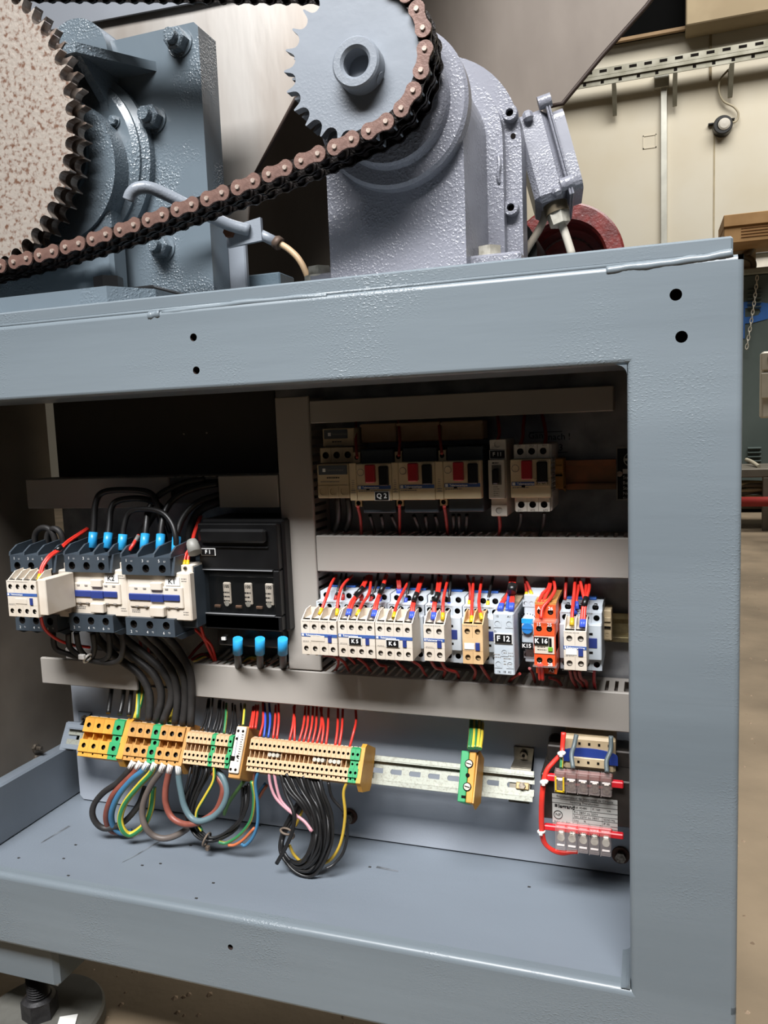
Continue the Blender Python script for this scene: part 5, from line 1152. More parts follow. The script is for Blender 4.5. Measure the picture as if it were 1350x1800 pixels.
lt('Transformateur de Séparation de Circuits', .5, .93, .0037, 'CENTER'); lt('Isolating Transformer', .5, .79, .0037, 'CENTER'); lt('legrand', .095, .62, .0062, bold=.0002)
b = MB(); b.box(lx0+LX*.04, lx0+LX*.08, YL, YT-.0005, lz0+LZ*.585, lz0+LZ*.675); b.build('logo', INK, lbl)
lt('Réf. 42480', .335, .635, .0034); lt('P. 160', .62, .635, .0034); lt('VA', .84, .635, .0034); lt('Pri: 380V ou 220V', .335, .485, .0036); lt('Sec: 220V ou 380V', .335, .355, .0036); lt('50/60 Hz', .785, .355, .0034); lt('Ucc      %', .335, .22, .0034); lt('IP 00', .785, .22, .0034); lt('NFC 52 220', .03, .11, .0036)
rg = [(lx0+LX*.09+.0048*cos(a), YL, lz0+LZ*.34+.0048*sin(a)) for a in [2*pi*k/20 for k in range(20)]]; b = MB(); b.tube(rg, .0004, 4, close=True); b.build('seal', INK, lbl); lt('NF', .09, .34, .005, 'CENTER')
for row, (px, yr, zt_) in enumerate(((((974, 1076), (1363, 1397), 1))+(), ((976, 1075), (1457, 1501), 0))):
    Yt = .108 if row == 0 else .112
    u = R4(px[0], px[1], yr[0]+0, yr[1]+0, Yt); cw = (u[1]-u[0])/5
    e = R4(955, 1096, 1366, 1377, YT-.004) if row == 0 else R4(957, 1096, 1456, 1465, YT-.004)
    b = MB(); b.box(e[0], e[1], YT-.008, YT-.001, e[2], e[3], .001); b.build('red_rail', REDP, t, o_)
    b = MB(); b.box(u[0], u[1], Yt+.012, YT-.001, u[2]+.003 if not row else u[3]-.012, u[3]-.003, .001); b.build('terminal_base', REDP if row else mat('base_brown', '#7a4640', .5), t, o_)
    for k in range(5):
        xa = u[0]+cw*k; b = MB(); b.box(xa+.0006, xa+cw-.0006, Yt, Yt+.014, u[2], u[3], .001); cv = b.build('clear_cover', CLEAR, t, o_); cv['label'] = 'clear plastic terminal cover'
        zc_ = u[2]+(u[3]-u[2])*(.3 if row == 0 else .5)
        b = MB(); b.box(xa+.003, xa+cw-.003, Yt+.004, Yt+.011, zc_-.006, zc_+.006, .001); b.cyl((xa+cw/2, Yt+.002, zc_), (xa+cw/2, Yt+.004, zc_), .0042, n=14); b.build('clamp', HEXW if row else SCREW, t, o_)
        b = MB(); b.box(xa+.0002, xa+.0010, Yt-.001, Yt+.014, u[2], u[3]); b.build('divider', CLEAR, t, o_)
        b = MB(); b.box(xa+.002, xa+cw-.002, Yt-.001, Yt+.0005, u[2]+(u[3]-u[2])*(.68 if row == 0 else .22), u[2]+(u[3]-u[2])*(.74 if row == 0 else .27)); b.build('cover_ridge', mat('ridge_pale', '#e9ddd8', .3), t, o_)
        if row == 1 and k in (1, 2, 3): txt(('0', '220V', '220V')[k-1], t, xa+cw/2-t.location.x, Yt-.0006-t.location.y, u[2]+(u[3]-u[2])*.78-t.location.z, .0055, INK)
    if row == 0:
        b = MB(); b.box(u[0]+.001, u[0]+.0028, Yt-.0012, Yt, u[2]+.001, u[2]+.018); b.box(u[0]+cw-.003, u[0]+cw-.0012, Yt-.0012, Yt, u[2]+.001, u[2]+.018); b.box(u[0]+.001, u[0]+cw-.0012, Yt-.0012, Yt, u[2]+.0005, u[2]+.002); b.build('yellow_frame', FYEL, t, o_)

# ================================================================ wires and cables
def grp(lst, m, r, label, group, sc, ox, oy, Y, ferr=None, end=None, n=7, name='wire', cat='wire'):
    """lst: polylines in a zoomed reading (sc, ox, oy); Y: depths at the start, middle and end"""
    out = []
    for w_i, pts in enumerate(lst):
        k = len(pts)-1; P = []
        for i, p in enumerate(pts):
            t = i/k; y = Y[0]+(Y[1]-Y[0])*t*2 if t < .5 else Y[1]+(Y[2]-Y[1])*(t-.5)*2
            P.append((p[0], p[1], p[2] if len(p) > 2 else y))
        out.append(wire(P, m, r, label+(', '+nth(w_i, len(lst)) if len(lst) > 1 else ''), group, name, sc, ox, oy, ferr, cat, n, end))
    return out
Z5 = (4.355, 520, 990); Z6 = (4.22, 800, 990); RW = .0019
YW = (.0985, .118, .178)
def sleeve(pa, pb, Y, r, label, Z, m=None):
    a = W(Z[1]+pa[0]/Z[0], Z[2]+pa[1]/Z[0], Y); c_ = W(Z[1]+pb[0]/Z[0], Z[2]+pb[1]/Z[0], Y+.006)
    b = MB(); b.tube([a+(a-c_)*.15, c_+(c_-a)*.15], r*.82, 10); tag(b.build('wire_sleeve', m or BLACK), label, 'sleeve')
top = lambda what: 'red wire rising from the '+what+' to the middle duct'
grp([[(185, 385), (230, 270), (270, 160), (312, 92)]], WRED, RW, 'left red wire rising from the blank auxiliary block to the duct', None, *Z5, YW, FYEL)
grp([[(315, 392), (325, 270), (360, 170), (432, 95)]], WRED, RW, 'right red wire rising from the blank auxiliary block to the duct', None, *Z5, YW, FYEL)
grp([[(395, 392), (420, 300), (480, 222), (546, 100)], [(409, 392), (440, 305), (496, 228), (562, 95)]], WRED, RW, 'red wire on left of K5, in black sleeve', 'red pair left on K5', *Z5, YW, FBLU)
grp([[(470, 395), (510, 310), (560, 230), (580, 100)]], WRED, RW, 'single red wire rising from the middle of block K5', None, *Z5, YW, FYEL)
grp([[(590, 402), (612, 300), (652, 205), (688, 92)], [(604, 402), (626, 300), (662, 205), (698, 92)]], WRED, RW, 'red wire on right of K5, in black sleeve', 'red pair right on K5', *Z5, YW, FBLU)
grp([[(750, 412), (765, 340), (810, 240), (876, 115)]], WRED, RW, 'single red wire rising from the left of block K6', None, *Z5, YW, FYEL)
grp([[(880, 415), (892, 310), (912, 255), (958, 105)], [(894, 415), (906, 310), (926, 250), (975, 108)]], WRED, RW, 'red wire on right of K6, in black sleeve', 'red pair on K6', *Z5, YW, FBLU)
grp([[(1048, 422), (1058, 300), (1076, 240), (1092, 100)], [(1060, 422), (1070, 300), (1092, 235), (1115, 100)]], WRED, RW, 'sleeved red wire on narrow block right of K6', 'red pair on narrow block', *Z5, YW, FBLU)
grp([[(1125, 425), (1128, 300), (1140, 220), (1168, 105)]], WRED, RW, 'single red wire rising from the narrow block right of K6', None, *Z5, YW, FYEL)
grp([[(300, 285), (330, 180), (350, 85)], [(360, 275), (372, 190), (388, 85)], [(500, 285), (512, 230), (525, 110)], [(570, 295), (608, 190), (632, 80)]], WBLK, .0018, 'black wire behind the blank and K5 blocks', 'black wires behind blocks', *Z5, (.142, .15, .18), mat('ferrule_red', '#b02a25', .4))
grp([[(640, 300), (668, 180), (690, 85)], [(838, 305), (860, 200), (880, 85)], [(1038, 340), (1042, 240), (1048, 85)], [(1098, 340), (1100, 240), (1096, 90)], [(1170, 345), (1180, 200), (1188, 85)]], WBLK, .0018, 'black wire behind the K6 and narrow blocks', 'black wires behind K6', *Z5, (.142, .15, .18), FBLU)
grp([[(785, 235), (782, 160), (775, 85)], [(800, 235), (797, 160), (792, 85)]], WDRED, RW, 'short red wire behind block K6 going up into the duct', 'red wires behind K6', *Z5, (.15, .155, .18), FBLU)
sleeve((462, 246), (512, 192), .113, .0042, 'black sleeve gripping the left red pair of block K5', Z5); sleeve((645, 228), (672, 170), .114, .004, 'black sleeve gripping the right red pair of block K5', Z5)
sleeve((905, 285), (925, 235), .112, .004, 'black sleeve gripping the red pair of block K6', Z5); sleeve((1070, 290), (1085, 235), .112, .004, 'black sleeve gripping red pair of the narrow white block', Z5)
grp([[(122, 432), (125, 300), (137, 108)]], WRED, RW, 'left red wire rising from the yellowed beige block', None, *Z6, YW, FYEL)
grp([[(198, 412), (178, 320), (180, 240), (199, 108)]], WRED, RW, 'right red wire rising from the yellowed beige block', None, *Z6, YW, FYEL)
grp([[(240, 320), (253, 230), (282, 100)]], WBLK, .0018, 'black wire rising right of the yellowed beige block', None, *Z6, (.142, .15, .18), FYEL)
grp([[(105, 318), (112, 200), (92, 90)]], WDRED, .0018, 'dark red wire rising behind the yellowed beige block', None, *Z6, (.142, .15, .18), FYEL)
grp([[(328, 338), (345, 290), (398, 210), (410, 100)], [(342, 338), (358, 290), (408, 210), (425, 100)], [(408, 338), (414, 280), (422, 210), (433, 100)], [(422, 338), (430, 280), (435, 210), (446, 100)]], WRED, RW, 'red wire fanning up from relay F 12', 'red wires of F 12', *Z6, (.103, .115, .178), FBLU)
grp([[(384, 352), (390, 290), (402, 215)]], WBLU, .0018, 'dark blue wire between the red ones over relay F 12', None, *Z6, (.105, .115, .125))
sleeve((418, 212), (428, 168), .117, .0068, 'broad black sleeve over the red wires of relay F 12', Z6)
grp([[(530, 235), (528, 200), (518, 105)], [(568, 235), (545, 170), (514, 100)]], WDRED, .0018, 'red wire with yellow ferrule above timer K15', 'red wires of K15', *Z6, (.13, .145, .18), FYEL)
grp([[(613, 305), (650, 225), (690, 185), (708, 105)], [(640, 315), (678, 235), (702, 190), (718, 105)]], WRED, RW, 'slanting red wire behind orange relay K 16', 'red slanted wires of K16', *Z6, (.105, .13, .178))
grp([[(636, 412), (650, 330), (700, 270), (738, 205), (736, 150), (722, 105)]], WRED, RW, 'thick looping red wire to the front of orange relay K 16', None, *Z6, (.09, .11, .178))
grp([[(815, 272), (820, 180), (826, 100)]], WDRED, RW, 'dark red wire left above the rightmost contactor', None, *Z6, (.14, .15, .18))
grp([[(866, 452), (872, 330), (884, 200), (892, 100)]], WRED, RW, 'left red wire with yellow ferrule on rightmost white block', None, *Z6, YW, FYEL)
grp([[(892, 365), (885, 280), (905, 210), (918, 110)], [(905, 330), (900, 260), (915, 190), (920, 115)]], WRED, RW, 'red wire dropping behind the rightmost white block', 'red wires behind last block', *Z6, (.13, .14, .178), FBLU)
grp([[(938, 465), (945, 350), (958, 280), (968, 200), (978, 110)], [(955, 465), (962, 350), (968, 280), (994, 190), (990, 112)]], WRED, RW, 'sleeved red wire on rightmost white block', 'right red pair of last block', *Z6, YW, FBLU)
grp([[(962, 275), (945, 210), (930, 140)]], WRED, RW, 'short crossing red wire above the last black sleeve', None, *Z6, (.12, .13, .15))
sleeve((955, 318), (972, 262), .112, .004, 'black sleeve gripping the red wires of the rightmost white block', Z6)
# below the small contactors
YB_ = (.105, .13, .165)
low = 'dark red wire sagging from the {} to lower duct'
grp([[(208, 705), (298, 715), (326, 758), (305, 822)], [(318, 718), (368, 758), (408, 825)]], WDRED, .0017, low.format('blank block'), 'lower wires blank block', *Z5, YB_)
grp([[(392, 708), (440, 752), (452, 770)], [(468, 722), (530, 770), (578, 832)], [(595, 728), (640, 778), (690, 790), (688, 835)]], WDRED, .0017, low.format('K5 block'), 'lower wires K5', *Z5, YB_)
grp([[(758, 735), (810, 790), (872, 842)], [(878, 740), (950, 788), (978, 830), (1005, 865)]], WDRED, .0017, low.format('K6 block'), 'lower wires K6', *Z5, YB_)
grp([[(1032, 742), (1070, 800), (1140, 818), (1130, 872)], [(1112, 748), (1150, 808), (1232, 838), (1248, 882)]], WDRED, .0019, low.format('narrow white block'), 'lower wires narrow block', *Z5, YB_)
grp([[(108, 740), (150, 798), (140, 862)], [(183, 745), (228, 820), (268, 872)]], WDRED, .0018, low.format('yellowed block'), 'lower wires yellowed block', *Z6, YB_)
grp([[(622, 752), (626, 800), (628, 862)], [(640, 752), (645, 800), (650, 866)]], WRED, RW, 'bright red wire hanging below orange relay K 16', 'lower wires K16', *Z6, (.088, .095, .1))
grp([[(552, 780), (575, 815), (592, 880)], [(480, 820), (430, 850), (400, 880)], [(700, 850), (760, 870), (790, 910)]], WDRED, .0018, 'dark red wire crossing low between F 12 and K 16', 'lower wires between relays', *Z6, (.13, .15, .165))
grp([[(852, 790), (868, 860), (905, 922)], [(918, 790), (932, 850), (972, 880), (976, 930)], [(885, 790), (900, 850), (930, 880), (960, 925)]], WDRED, .0019, low.format('rightmost white block'), 'lower wires last block', *Z6, YB_)
grp([[(1033, 768), (1030, 860), (1040, 935)]], mat('wire_mid_red', '#c0202a', .4), .0019, 'single red wire below rightmost grey contactor', None, *Z6, (.13, .145, .165))
# upper row
Z3 = (4.5, 530, 680); Z4 = (4.355, 810, 700)
for l, pts in (('red wire above side contact left of Q 2', [(440, 560), (430, 430), (430, 270)]), ('red wire above side contact right of Q 2', [(770, 545), (777, 400), (765, 270)]), ('red wire above side contact before the rightmost dark breaker', [(1110, 530), (1095, 400), (1085, 265)])):
    grp([pts], WDRED, .0018, l, None, *Z3, (.122, .15, .178))
for l, pts in (('red wire below side contact left of Q 2', [(445, 945), (465, 1040), (476, 1170)]), ('red wire below side contact right of Q 2', [(775, 938), (776, 1040), (776, 1170)]), ('red wire below side contact before the rightmost dark breaker', [(1130, 945), (1145, 1050), (1158, 1175)])):
    grp([pts], WDRED, .002, l, None, *Z3, (.125, .145, .17))
grp([[(540, 1015), (560, 1080), (578, 1155)], [(630, 1015), (645, 1090), (648, 1155)], [(712, 1015), (745, 1090), (770, 1150)]], WBLK, .0022, 'black wire dropping from breaker Q 2', 'black wires of Q2', *Z3, (.14, .15, .175))
grp([[(888, 1015), (920, 1090), (940, 1150)], [(980, 1015), (990, 1090), (997, 1155)], [(1058, 1015), (1075, 1080), (1075, 1155)]], WBLK, .0022, 'black wire dropping from middle dark breaker', 'black wires of middle breaker', *Z3, (.14, .15, .175))
grp([[(1200, 1010), (1205, 1090), (1200, 1155)], [(1245, 1010), (1247, 1090), (1245, 1155)], [(1308, 1010), (1305, 1090), (1300, 1155)]], WBLK, .0022, 'black wire dropping from rightmost dark breaker', 'black wires of right breaker', *Z3, (.14, .15, .175))
grp([[(285, 875), (292, 980), (288, 1060), (262, 1135)], [(368, 875), (380, 980), (375, 1060), (350, 1130)]], WBLK, .004, 'thick black cable below the lower cream feeder block', 'black feeder cables', *Z3, (.14, .15, .17))
grp([[(275, 335), (295, 280), (290, 200), (280, 125)]], WDRED, .002, 'red wire rising from breaker F 11 to the top duct', None, *Z4, (.136, .15, .178))
grp([[(290, 880), (300, 975), (288, 1065)]], WDRED, .002, 'red wire dropping from breaker F 11 to the duct', None, *Z4, (.136, .15, .17))
grp([[(455, 360), (475, 300), (478, 230), (490, 120)], [(640, 360), (652, 300), (645, 230), (622, 120)]], WDRED, .002, 'red wire rising from breaker 5F6.1 to the top duct', 'red wires of 5F6.1', *Z4, (.128, .15, .178))
grp([[(462, 880), (455, 960), (415, 1060)], [(640, 880), (632, 960), (603, 1060)]], WBLK, .0022, 'black wire dropping from breaker 5F6.1 to the duct', 'black wires of 5F6.1', *Z4, (.13, .15, .17))
# left bay: sleeved power cables
SLV = (SLEEVE, .02, .0058, 'sleeve')
K2s = [(162, 962), (188, 963), (214, 966)]; K1s = [(253, 965), (281, 966), (309, 970)]
YT_ = .108
wire([(162, 962, YT_), (165, 925, .115), (168, 885, .122), (182, 865, .128), (225, 861, .13), (262, 866, .13), (276, 885, .13), (282, 915, .135), (290, 950, .15)], WBLK, .0042, 'outermost black cable arching over K2 from its left blue sleeve', None, 'power_cable', cat='cable', n=10, end=SLV)
wire([(188, 963, YT_), (192, 925, .118), (195, 895, .125), (208, 880, .13), (245, 876, .132), (275, 885, .133), (290, 905, .14), (300, 935, .15)], WBLK, .0042, 'middle black cable arching over K2 from its middle blue sleeve', None, 'power_cable', cat='cable', n=10, end=SLV)
wire([(214, 966, YT_), (218, 925, .115), (228, 900, .12), (255, 895, .118), (285, 901, .115), (302, 920, .112), (309, 945, YT_), (309, 970, YT_)], WBLK, .0036, 'glossy black jumper cable linking K2 right sleeve with K1', None, 'power_cable', cat='cable', n=10, end=SLV)
wire([(253, 965, YT_), (257, 925, .118), (262, 895, .13), (280, 870, .14), (320, 850, .15), (360, 842, .16)], WBLK, .0042, 'black cable rising from K1 left blue sleeve into upper duct', None, 'power_cable', cat='cable', n=10, end=SLV)
wire([(281, 966, YT_), (284, 925, .118), (292, 895, .13), (312, 872, .14), (345, 858, .15), (385, 850, .16)], WBLK, .0042, 'black cable rising from K1 middle blue sleeve into upper duct', None, 'power_cable', cat='cable', n=10, end=SLV)
wire([(309, 970, YT_-.002), (312, 935, .12), (325, 905, .13), (350, 882, .14), (390, 868, .16)], WBLK, .0042, 'black cable rising from K1 right blue sleeve into upper duct', None, 'power_cable', cat='cable', n=10, end=SLV)
grp([[(240, 960), (262, 915), (292, 880), (335, 855), (392, 848)], [(330, 960), (338, 920), (355, 895), (392, 880)]], WRUB, .0056, 'thick black cable diving into upper duct gap', 'thick cables at upper duct gap', 1, 0, 0, (.16, .165, .17), n=10, name='power_cable', cat='cable')
grp([[(61, 968), (62, 940), (73, 928), (88, 931), (97, 950), (98, 975)], [(82, 968), (84, 940), (94, 929), (106, 936), (112, 955), (113, 975)]], WRUB, .0042, 'black cable looping over the top of contactor K3', 'loops over K3', 1, 0, 0, (.13, .125, .13), n=10, name='power_cable', cat='cable')
Z1 = (4.5, 0, 820); Z2 = (3.97, 180, 820)
grp([[(305, 890), (332, 785), (392, 702), (472, 648), (545, 582), (690, 488)], [(320, 892), (345, 790), (402, 712), (482, 655), (552, 592), (700, 494)]], WRED, .0019, 'red wire curving up from the K3 auxiliary block', 'red pair over K3', *Z1, (.04, .07, .15), FYEL)
sleeve((442, 668), (486, 638), .078, .0042, 'black sleeve gripping the red pair over contactor K3', Z1)
grp([[(320, 1185), (350, 1280), (440, 1360), (560, 1408), (710, 1430)]], WRED, .0021, 'red wire sagging below the K3 auxiliary block', None, *Z1, (.05, .09, .15))
grp([[(1022, 665), (1055, 615), (1095, 545)]], WRED, .0024, 'short red wire with grey sleeve between K2 and K1', None, *Z1, (.1, .105, .12))
sleeve((1052, 625), (1092, 555), .108, .0034, 'grey sleeve on short red wire between K2 and K1', Z1, mat('sleeve_grey', '#77736e', .5))
grp([[(570, 690), (580, 620), (615, 560), (640, 460), (680, 350)], [(594, 690), (602, 620), (622, 560), (648, 460), (690, 345)]], WRED, .0019, 'red wire with yellow ferrule climbing between K1 and F1', 'red pair between K1 and F1', *Z2, (.105, .12, .16), FYEL)
a = W(338, 955, .11); c_ = W(343, 972, .105); b = MB(); b.tube([a+(a-c_)*.3, a, c_], [.006, .0078, .009], 16); tag(b.build('grey_boot', mat('boot_grey', '#87857f', .5)), 'grey rubber boot slipped over red wires beside fuse switch', 'boot')
grp([[(620, 1110), (700, 1190), (740, 1270), (785, 1365)], [(685, 1105), (710, 1190), (760, 1250), (795, 1365)]], WRED, .0021, 'red wire dropping from K1 to the lower duct', 'red wires right of K1', *Z2, (.14, .15, .17))
grp([[(262, 1190), (268, 1250), (285, 1300)], [(322, 1240), (325, 1300), (350, 1360)]], WDRED, .0021, 'short red wire among cables under K1', 'red wires under K1', *Z2, (.15, .155, .16))
grp([[(620, 1350), (700, 1310), (780, 1345)], [(600, 1340), (650, 1280), (705, 1225)]], WDRED, .0021, 'thin red wire at left end of lower duct', 'red wires at duct end', *Z2, (.165, .175, .185))
for k, px in enumerate((418, 457, 497)):
    wire([(px, 1124, .116), (px, 1150, .124), (px+1, 1174, .16)], WBLK, .0048, ['left', 'middle', 'right'][k]+' black cable with blue sleeve below fuse switch F1', None, 'power_cable', cat='cable', n=10, end=(SLEEVE, .021, .0064, 'sleeve'))
grp([[(340, 1160), (370, 1150), (400, 1165)], [(425, 1168), (445, 1155), (470, 1168)]], WYG, .0036, 'green and yellow cable lying inside the lower duct', 'earth cables in duct', 1, 0, 0, (.185, .185, .185), name='earth_cable', cat='cable')
grp([[(375, 1166), (395, 1150), (405, 1140)], [(388, 1166), (408, 1150), (420, 1142)], [(465, 1172), (480, 1160), (492, 1148)]], mat('wire_pale_grey', '#9b9489', .5), .0026, 'pale grey wire in duct under F1', 'grey wires in duct', 1, 0, 0, (.175, .18, .185))
# thick black cables from the contactors down to the ochre terminals
TH = [([(262, 1266), (263, 1222), (245, 1185), (205, 1155), (172, 1122), (168, 1100)], 'first'), ([(274, 1268), (284, 1224), (270, 1185), (228, 1150), (196, 1118), (192, 1100)], 'second'), ([(286, 1270), (302, 1224), (290, 1185), (252, 1148), (216, 1118), (212, 1100)], 'third'),
      ([(308, 1272), (312, 1222), (302, 1180), (272, 1140), (247, 1118), (240, 1105)], 'fourth'), ([(322, 1274), (326, 1222), (319, 1180), (288, 1140), (264, 1118), (260, 1105)], 'fifth'), ([(335, 1276), (337, 1222), (333, 1180), (312, 1140), (292, 1118), (288, 1105)], 'sixth')]
for pts, nm in TH:
    yy = [.142, .146, .144, .14, .13, .12]; wire([(p[0], p[1], yy[i]) for i, p in enumerate(pts)], WRUB, .0053, nm+' from left of the thick black cables dropping to ochre terminals', None, 'power_cable', cat='cable', n=12)
grp([[(93, 1112), (98, 1140), (124, 1151), (155, 1160), (188, 1165), (210, 1160), (216, 1138), (213, 1110)], [(120, 1112), (123, 1138), (145, 1155), (170, 1163), (190, 1155), (193, 1135), (190, 1110)], [(134, 1112), (140, 1140), (158, 1158), (166, 1140), (163, 1112)]], WRUB, .0038, 'black cable looping low between K3 and K2', 'loops below K3 and K2', 1, 0, 0, (.105, .125, .105), n=10, name='power_cable', cat='cable')
q = W(154, 1157, .112); b = MB(); b.tube([q+Vector((.0055*cos(a)*.6, .0075*sin(a), .0055*cos(a))) for a in [2*pi*k/12 for k in range(12)]], .0016, 6, close=True); o = b.build('cable_tie', TIE); tag(o, 'white cable tie around the black loops below K2', 'cable tie')
b = MB(); b.box(q.x-.006, q.x+.003, q.y-.012, q.y-.006, q.z+.001, q.z+.008, .001); b.build('tie_head', TIE, o)
# above the terminals
Z7 = (4.22, 80, 1180); Z8 = (3.553, 300, 1220); YU = (.138, .155, .185)
grp([[(465, 312), (480, 200), (492, 110)], [(550, 322), (575, 200), (582, 120)], [(618, 330), (630, 200), (642, 120)]], WBLK, .0032, 'glossy black wire rising from the large orange terminals', 'black wires over orange terminals', *Z7, YU, n=10)
grp([[(680, 350), (690, 200), (690, 60)], [(665, 352), (705, 220), (722, 120)]], WYG, .0036, 'green yellow wire behind the orange bank', 'earth wires over orange bank', *Z7, YU, n=10, name='earth_wire')
grp([[(920, 385), (930, 330), (955, 240)]], WYG, .0034, 'green and yellow earth wire between the thick black cables', None, *Z7, (.15, .16, .18), n=10, name='earth_wire')
grp([[(188, 222), (215, 150), (236, 30)], [(208, 226), (230, 150), (243, 30)], [(232, 230), (255, 120), (264, 20)], [(262, 236), (290, 140), (302, 40)], [(283, 238), (305, 150), (312, 40)], [(302, 240), (325, 140), (332, 50)]], WBLK, .0015, 'thin black wire rising from left part of left beige bank', 'thin black wires left', *Z8, YU, n=6)
grp([[(368, 250), (385, 160), (386, 60)], [(394, 254), (405, 180), (402, 70)], [(425, 200), (440, 140), (438, 60)]], WBLK, .0015, 'thin black wire rising beside the white marker holder', 'thin black wires right', *Z8, YU, n=6)
grp([[(334, 245), (345, 150), (348, 60)]], WYG, .0019, 'thin green and yellow wire over left beige bank', None, *Z8, YU, name='earth_wire'); grp([[(453, 195), (460, 120), (463, 65)]], WYG, .0019, 'thin green and yellow wire behind the white marker holder', None, *Z8, YU, name='earth_wire')
grp([[(495, 215), (510, 140), (517, 80)], [(510, 215), (520, 140), (532, 70)], [(530, 215), (540, 140), (547, 70)], [(556, 262), (578, 170), (576, 50)]], WRED, .0017, 'red wire rising right beside the white marker holder', 'red wires by marker', *Z8, YU, n=6)
grp([[(583, 268), (592, 170), (586, 60)], [(610, 272), (622, 170), (616, 60)]], WBLU, .0017, 'dark blue wire rising from right beige bank', 'blue wires', *Z8, YU, n=6)
grp([[(640, 275), (652, 170), (656, 70)], [(663, 278), (675, 170), (673, 55)], [(743, 288), (765, 180), (776, 60)], [(773, 292), (775, 180), (768, 80)]], WRED, .0017, 'red wire rising from left half of right beige bank', 'red wires left half', *Z8, YU, n=6)
grp([[(803, 296), (830, 190), (842, 80)], [(830, 299), (855, 190), (862, 70)], [(858, 302), (882, 190), (890, 70)], [(886, 305), (908, 200), (913, 80)], [(913, 308), (938, 200), (943, 85)], [(943, 312), (955, 200), (935, 90)], [(970, 315), (982, 210), (986, 90)]], WRED, .0017, 'red wire rising from middle of right beige bank', 'red wires middle', *Z8, YU, n=6)
grp([[(1028, 322), (1042, 220), (1046, 90)], [(1053, 325), (1070, 210), (1076, 80)], [(1118, 332), (1145, 230), (1158, 170), (1156, 100)]], WRED, .0018, 'red wire rising from right end of right beige bank', 'red wires right end', *Z8, YU, n=6)
Z9 = (3.97, 620, 1240)
grp([[(812, 300), (822, 200), (828, 100)], [(832, 300), (842, 200), (842, 100)], [(852, 298), (858, 200), (858, 100)], [(872, 298), (882, 200), (886, 110)], [(888, 302), (900, 210), (905, 120)]], WYG, .0024, 'green yellow wire above the single earth terminal', 'earth wires of single terminal', *Z9, (.13, .155, .19), n=8, name='earth_wire')
# white sleeved cables looping under the ochre terminals
WSL = (TIE, .0105, .0042, 'white_sleeve'); YL_ = (.112, .103, .125)
def loop(pts, m, label, r=.0042): grp([pts], m, r, label, None, *Z7, YL_, end=WSL, n=10, name='cable', cat='cable')
loop([(652, 672), (610, 745), (530, 830), (430, 900), (362, 985), (350, 1070), (395, 1145), (470, 1165), (590, 1110), (690, 990), (740, 860)], WRUB, 'leftmost looped black cable with white sleeve under ochre terminals')
loop([(705, 676), (660, 750), (590, 820), (500, 920), (452, 1050), (460, 1140), (500, 1185), (570, 1190)], WBRN, 'looped red brown cable beside the leftmost black loop')
loop([(757, 680), (720, 740), (640, 800), (545, 915), (492, 1040), (500, 1140), (560, 1195), (640, 1190)], WLBL, 'looped light blue cable between brown and yellow green loops')
loop([(812, 684), (780, 755), (700, 840), (595, 970), (555, 1085), (575, 1175), (625, 1212), (690, 1180), (745, 1120), (785, 1010), (800, 860)], WYG, 'looped green and yellow earth cable with white sleeve')
loop([(876, 692), (850, 750), (785, 840), (732, 960), (718, 1060), (740, 1150), (795, 1215), (880, 1240), (975, 1215), (1060, 1160), (1110, 1100)], WDGR, 'wide looped grey brown cable under the ochre terminals')
loop([(928, 698), (908, 780), (890, 880), (892, 980), (930, 1075), (1000, 1125), (1080, 1135), (1160, 1110), (1260, 1040), (1310, 930), (1315, 850), (1280, 790), (1240, 750)], WBRN, 'looped red brown cable hanging at right of ochre terminals')
loop([(986, 706), (990, 800), (1005, 890), (1030, 1000), (1080, 1085), (1150, 1112), (1250, 1072), (1320, 990), (1345, 890), (1315, 790), (1270, 735)], WBG, 'wide looped blue grey cable passing behind thin black wires')
# bundle under the left beige bank
def fam(A, B, n, m, r, label, group, Z, Y, nm='wire'):
    for k in range(n):
        t = k/(max(n-1, 1)); j = lambda: random.uniform(-6, 6)
        P = []
        for i, (a, c_) in enumerate(zip(A, B)):
            q = i/(len(A)-1); y = Y[0]+(Y[1]-Y[0])*min(1, q*2) if q < .5 else Y[1]+(Y[2]-Y[1])*(q-.5)*2
            P.append((a[0]+(c_[0]-a[0])*t+(j() if i else 0), a[1]+(c_[1]-a[1])*t+(j() if i else 0), y+random.uniform(-.005, .005)))
        wire(P, m, r, label, group, nm, *Z, n=7)
fam([(130, 440), (112, 540), (82, 660), (92, 770), (150, 875), (228, 918), (330, 895), (410, 830), (440, 730), (445, 590)], [(245, 450), (235, 510), (165, 640), (140, 760), (180, 850), (240, 895), (330, 875), (430, 790), (478, 690), (485, 560)], 7, WBLK, .0019, 'thin black wire in the tied loop under left beige bank', 'tied black loop left', Z8, (.117, .11, .135))
grp([[(272, 445), (268, 540), (215, 640), (165, 730), (165, 800), (195, 855)]], WYG, .0022, 'thin yellow green wire curving in front of the tied loop', None, *Z8, (.117, .108, .106), name='earth_wire')
grp([[(505, 545), (520, 650), (503, 780), (435, 875), (350, 930), (300, 925)]], WYG, .0022, 'thin yellow green wire on the right of the tied loop', None, *Z8, (.117, .118, .11), name='earth_wire')
grp([[(460, 540), (410, 610), (362, 680), (335, 750)]], WLGN, .0026, 'pale green cable slanting behind the tied loop', None, *Z8, (.14, .15, .17), name='cable', cat='cable')
grp([[(552, 470), (530, 560), (544, 690), (542, 810), (512, 895), (465, 945), (440, 935)]], WLBL, .0022, 'light blue wire hanging right of the tied loop', None, *Z8, (.117, .115, .112))
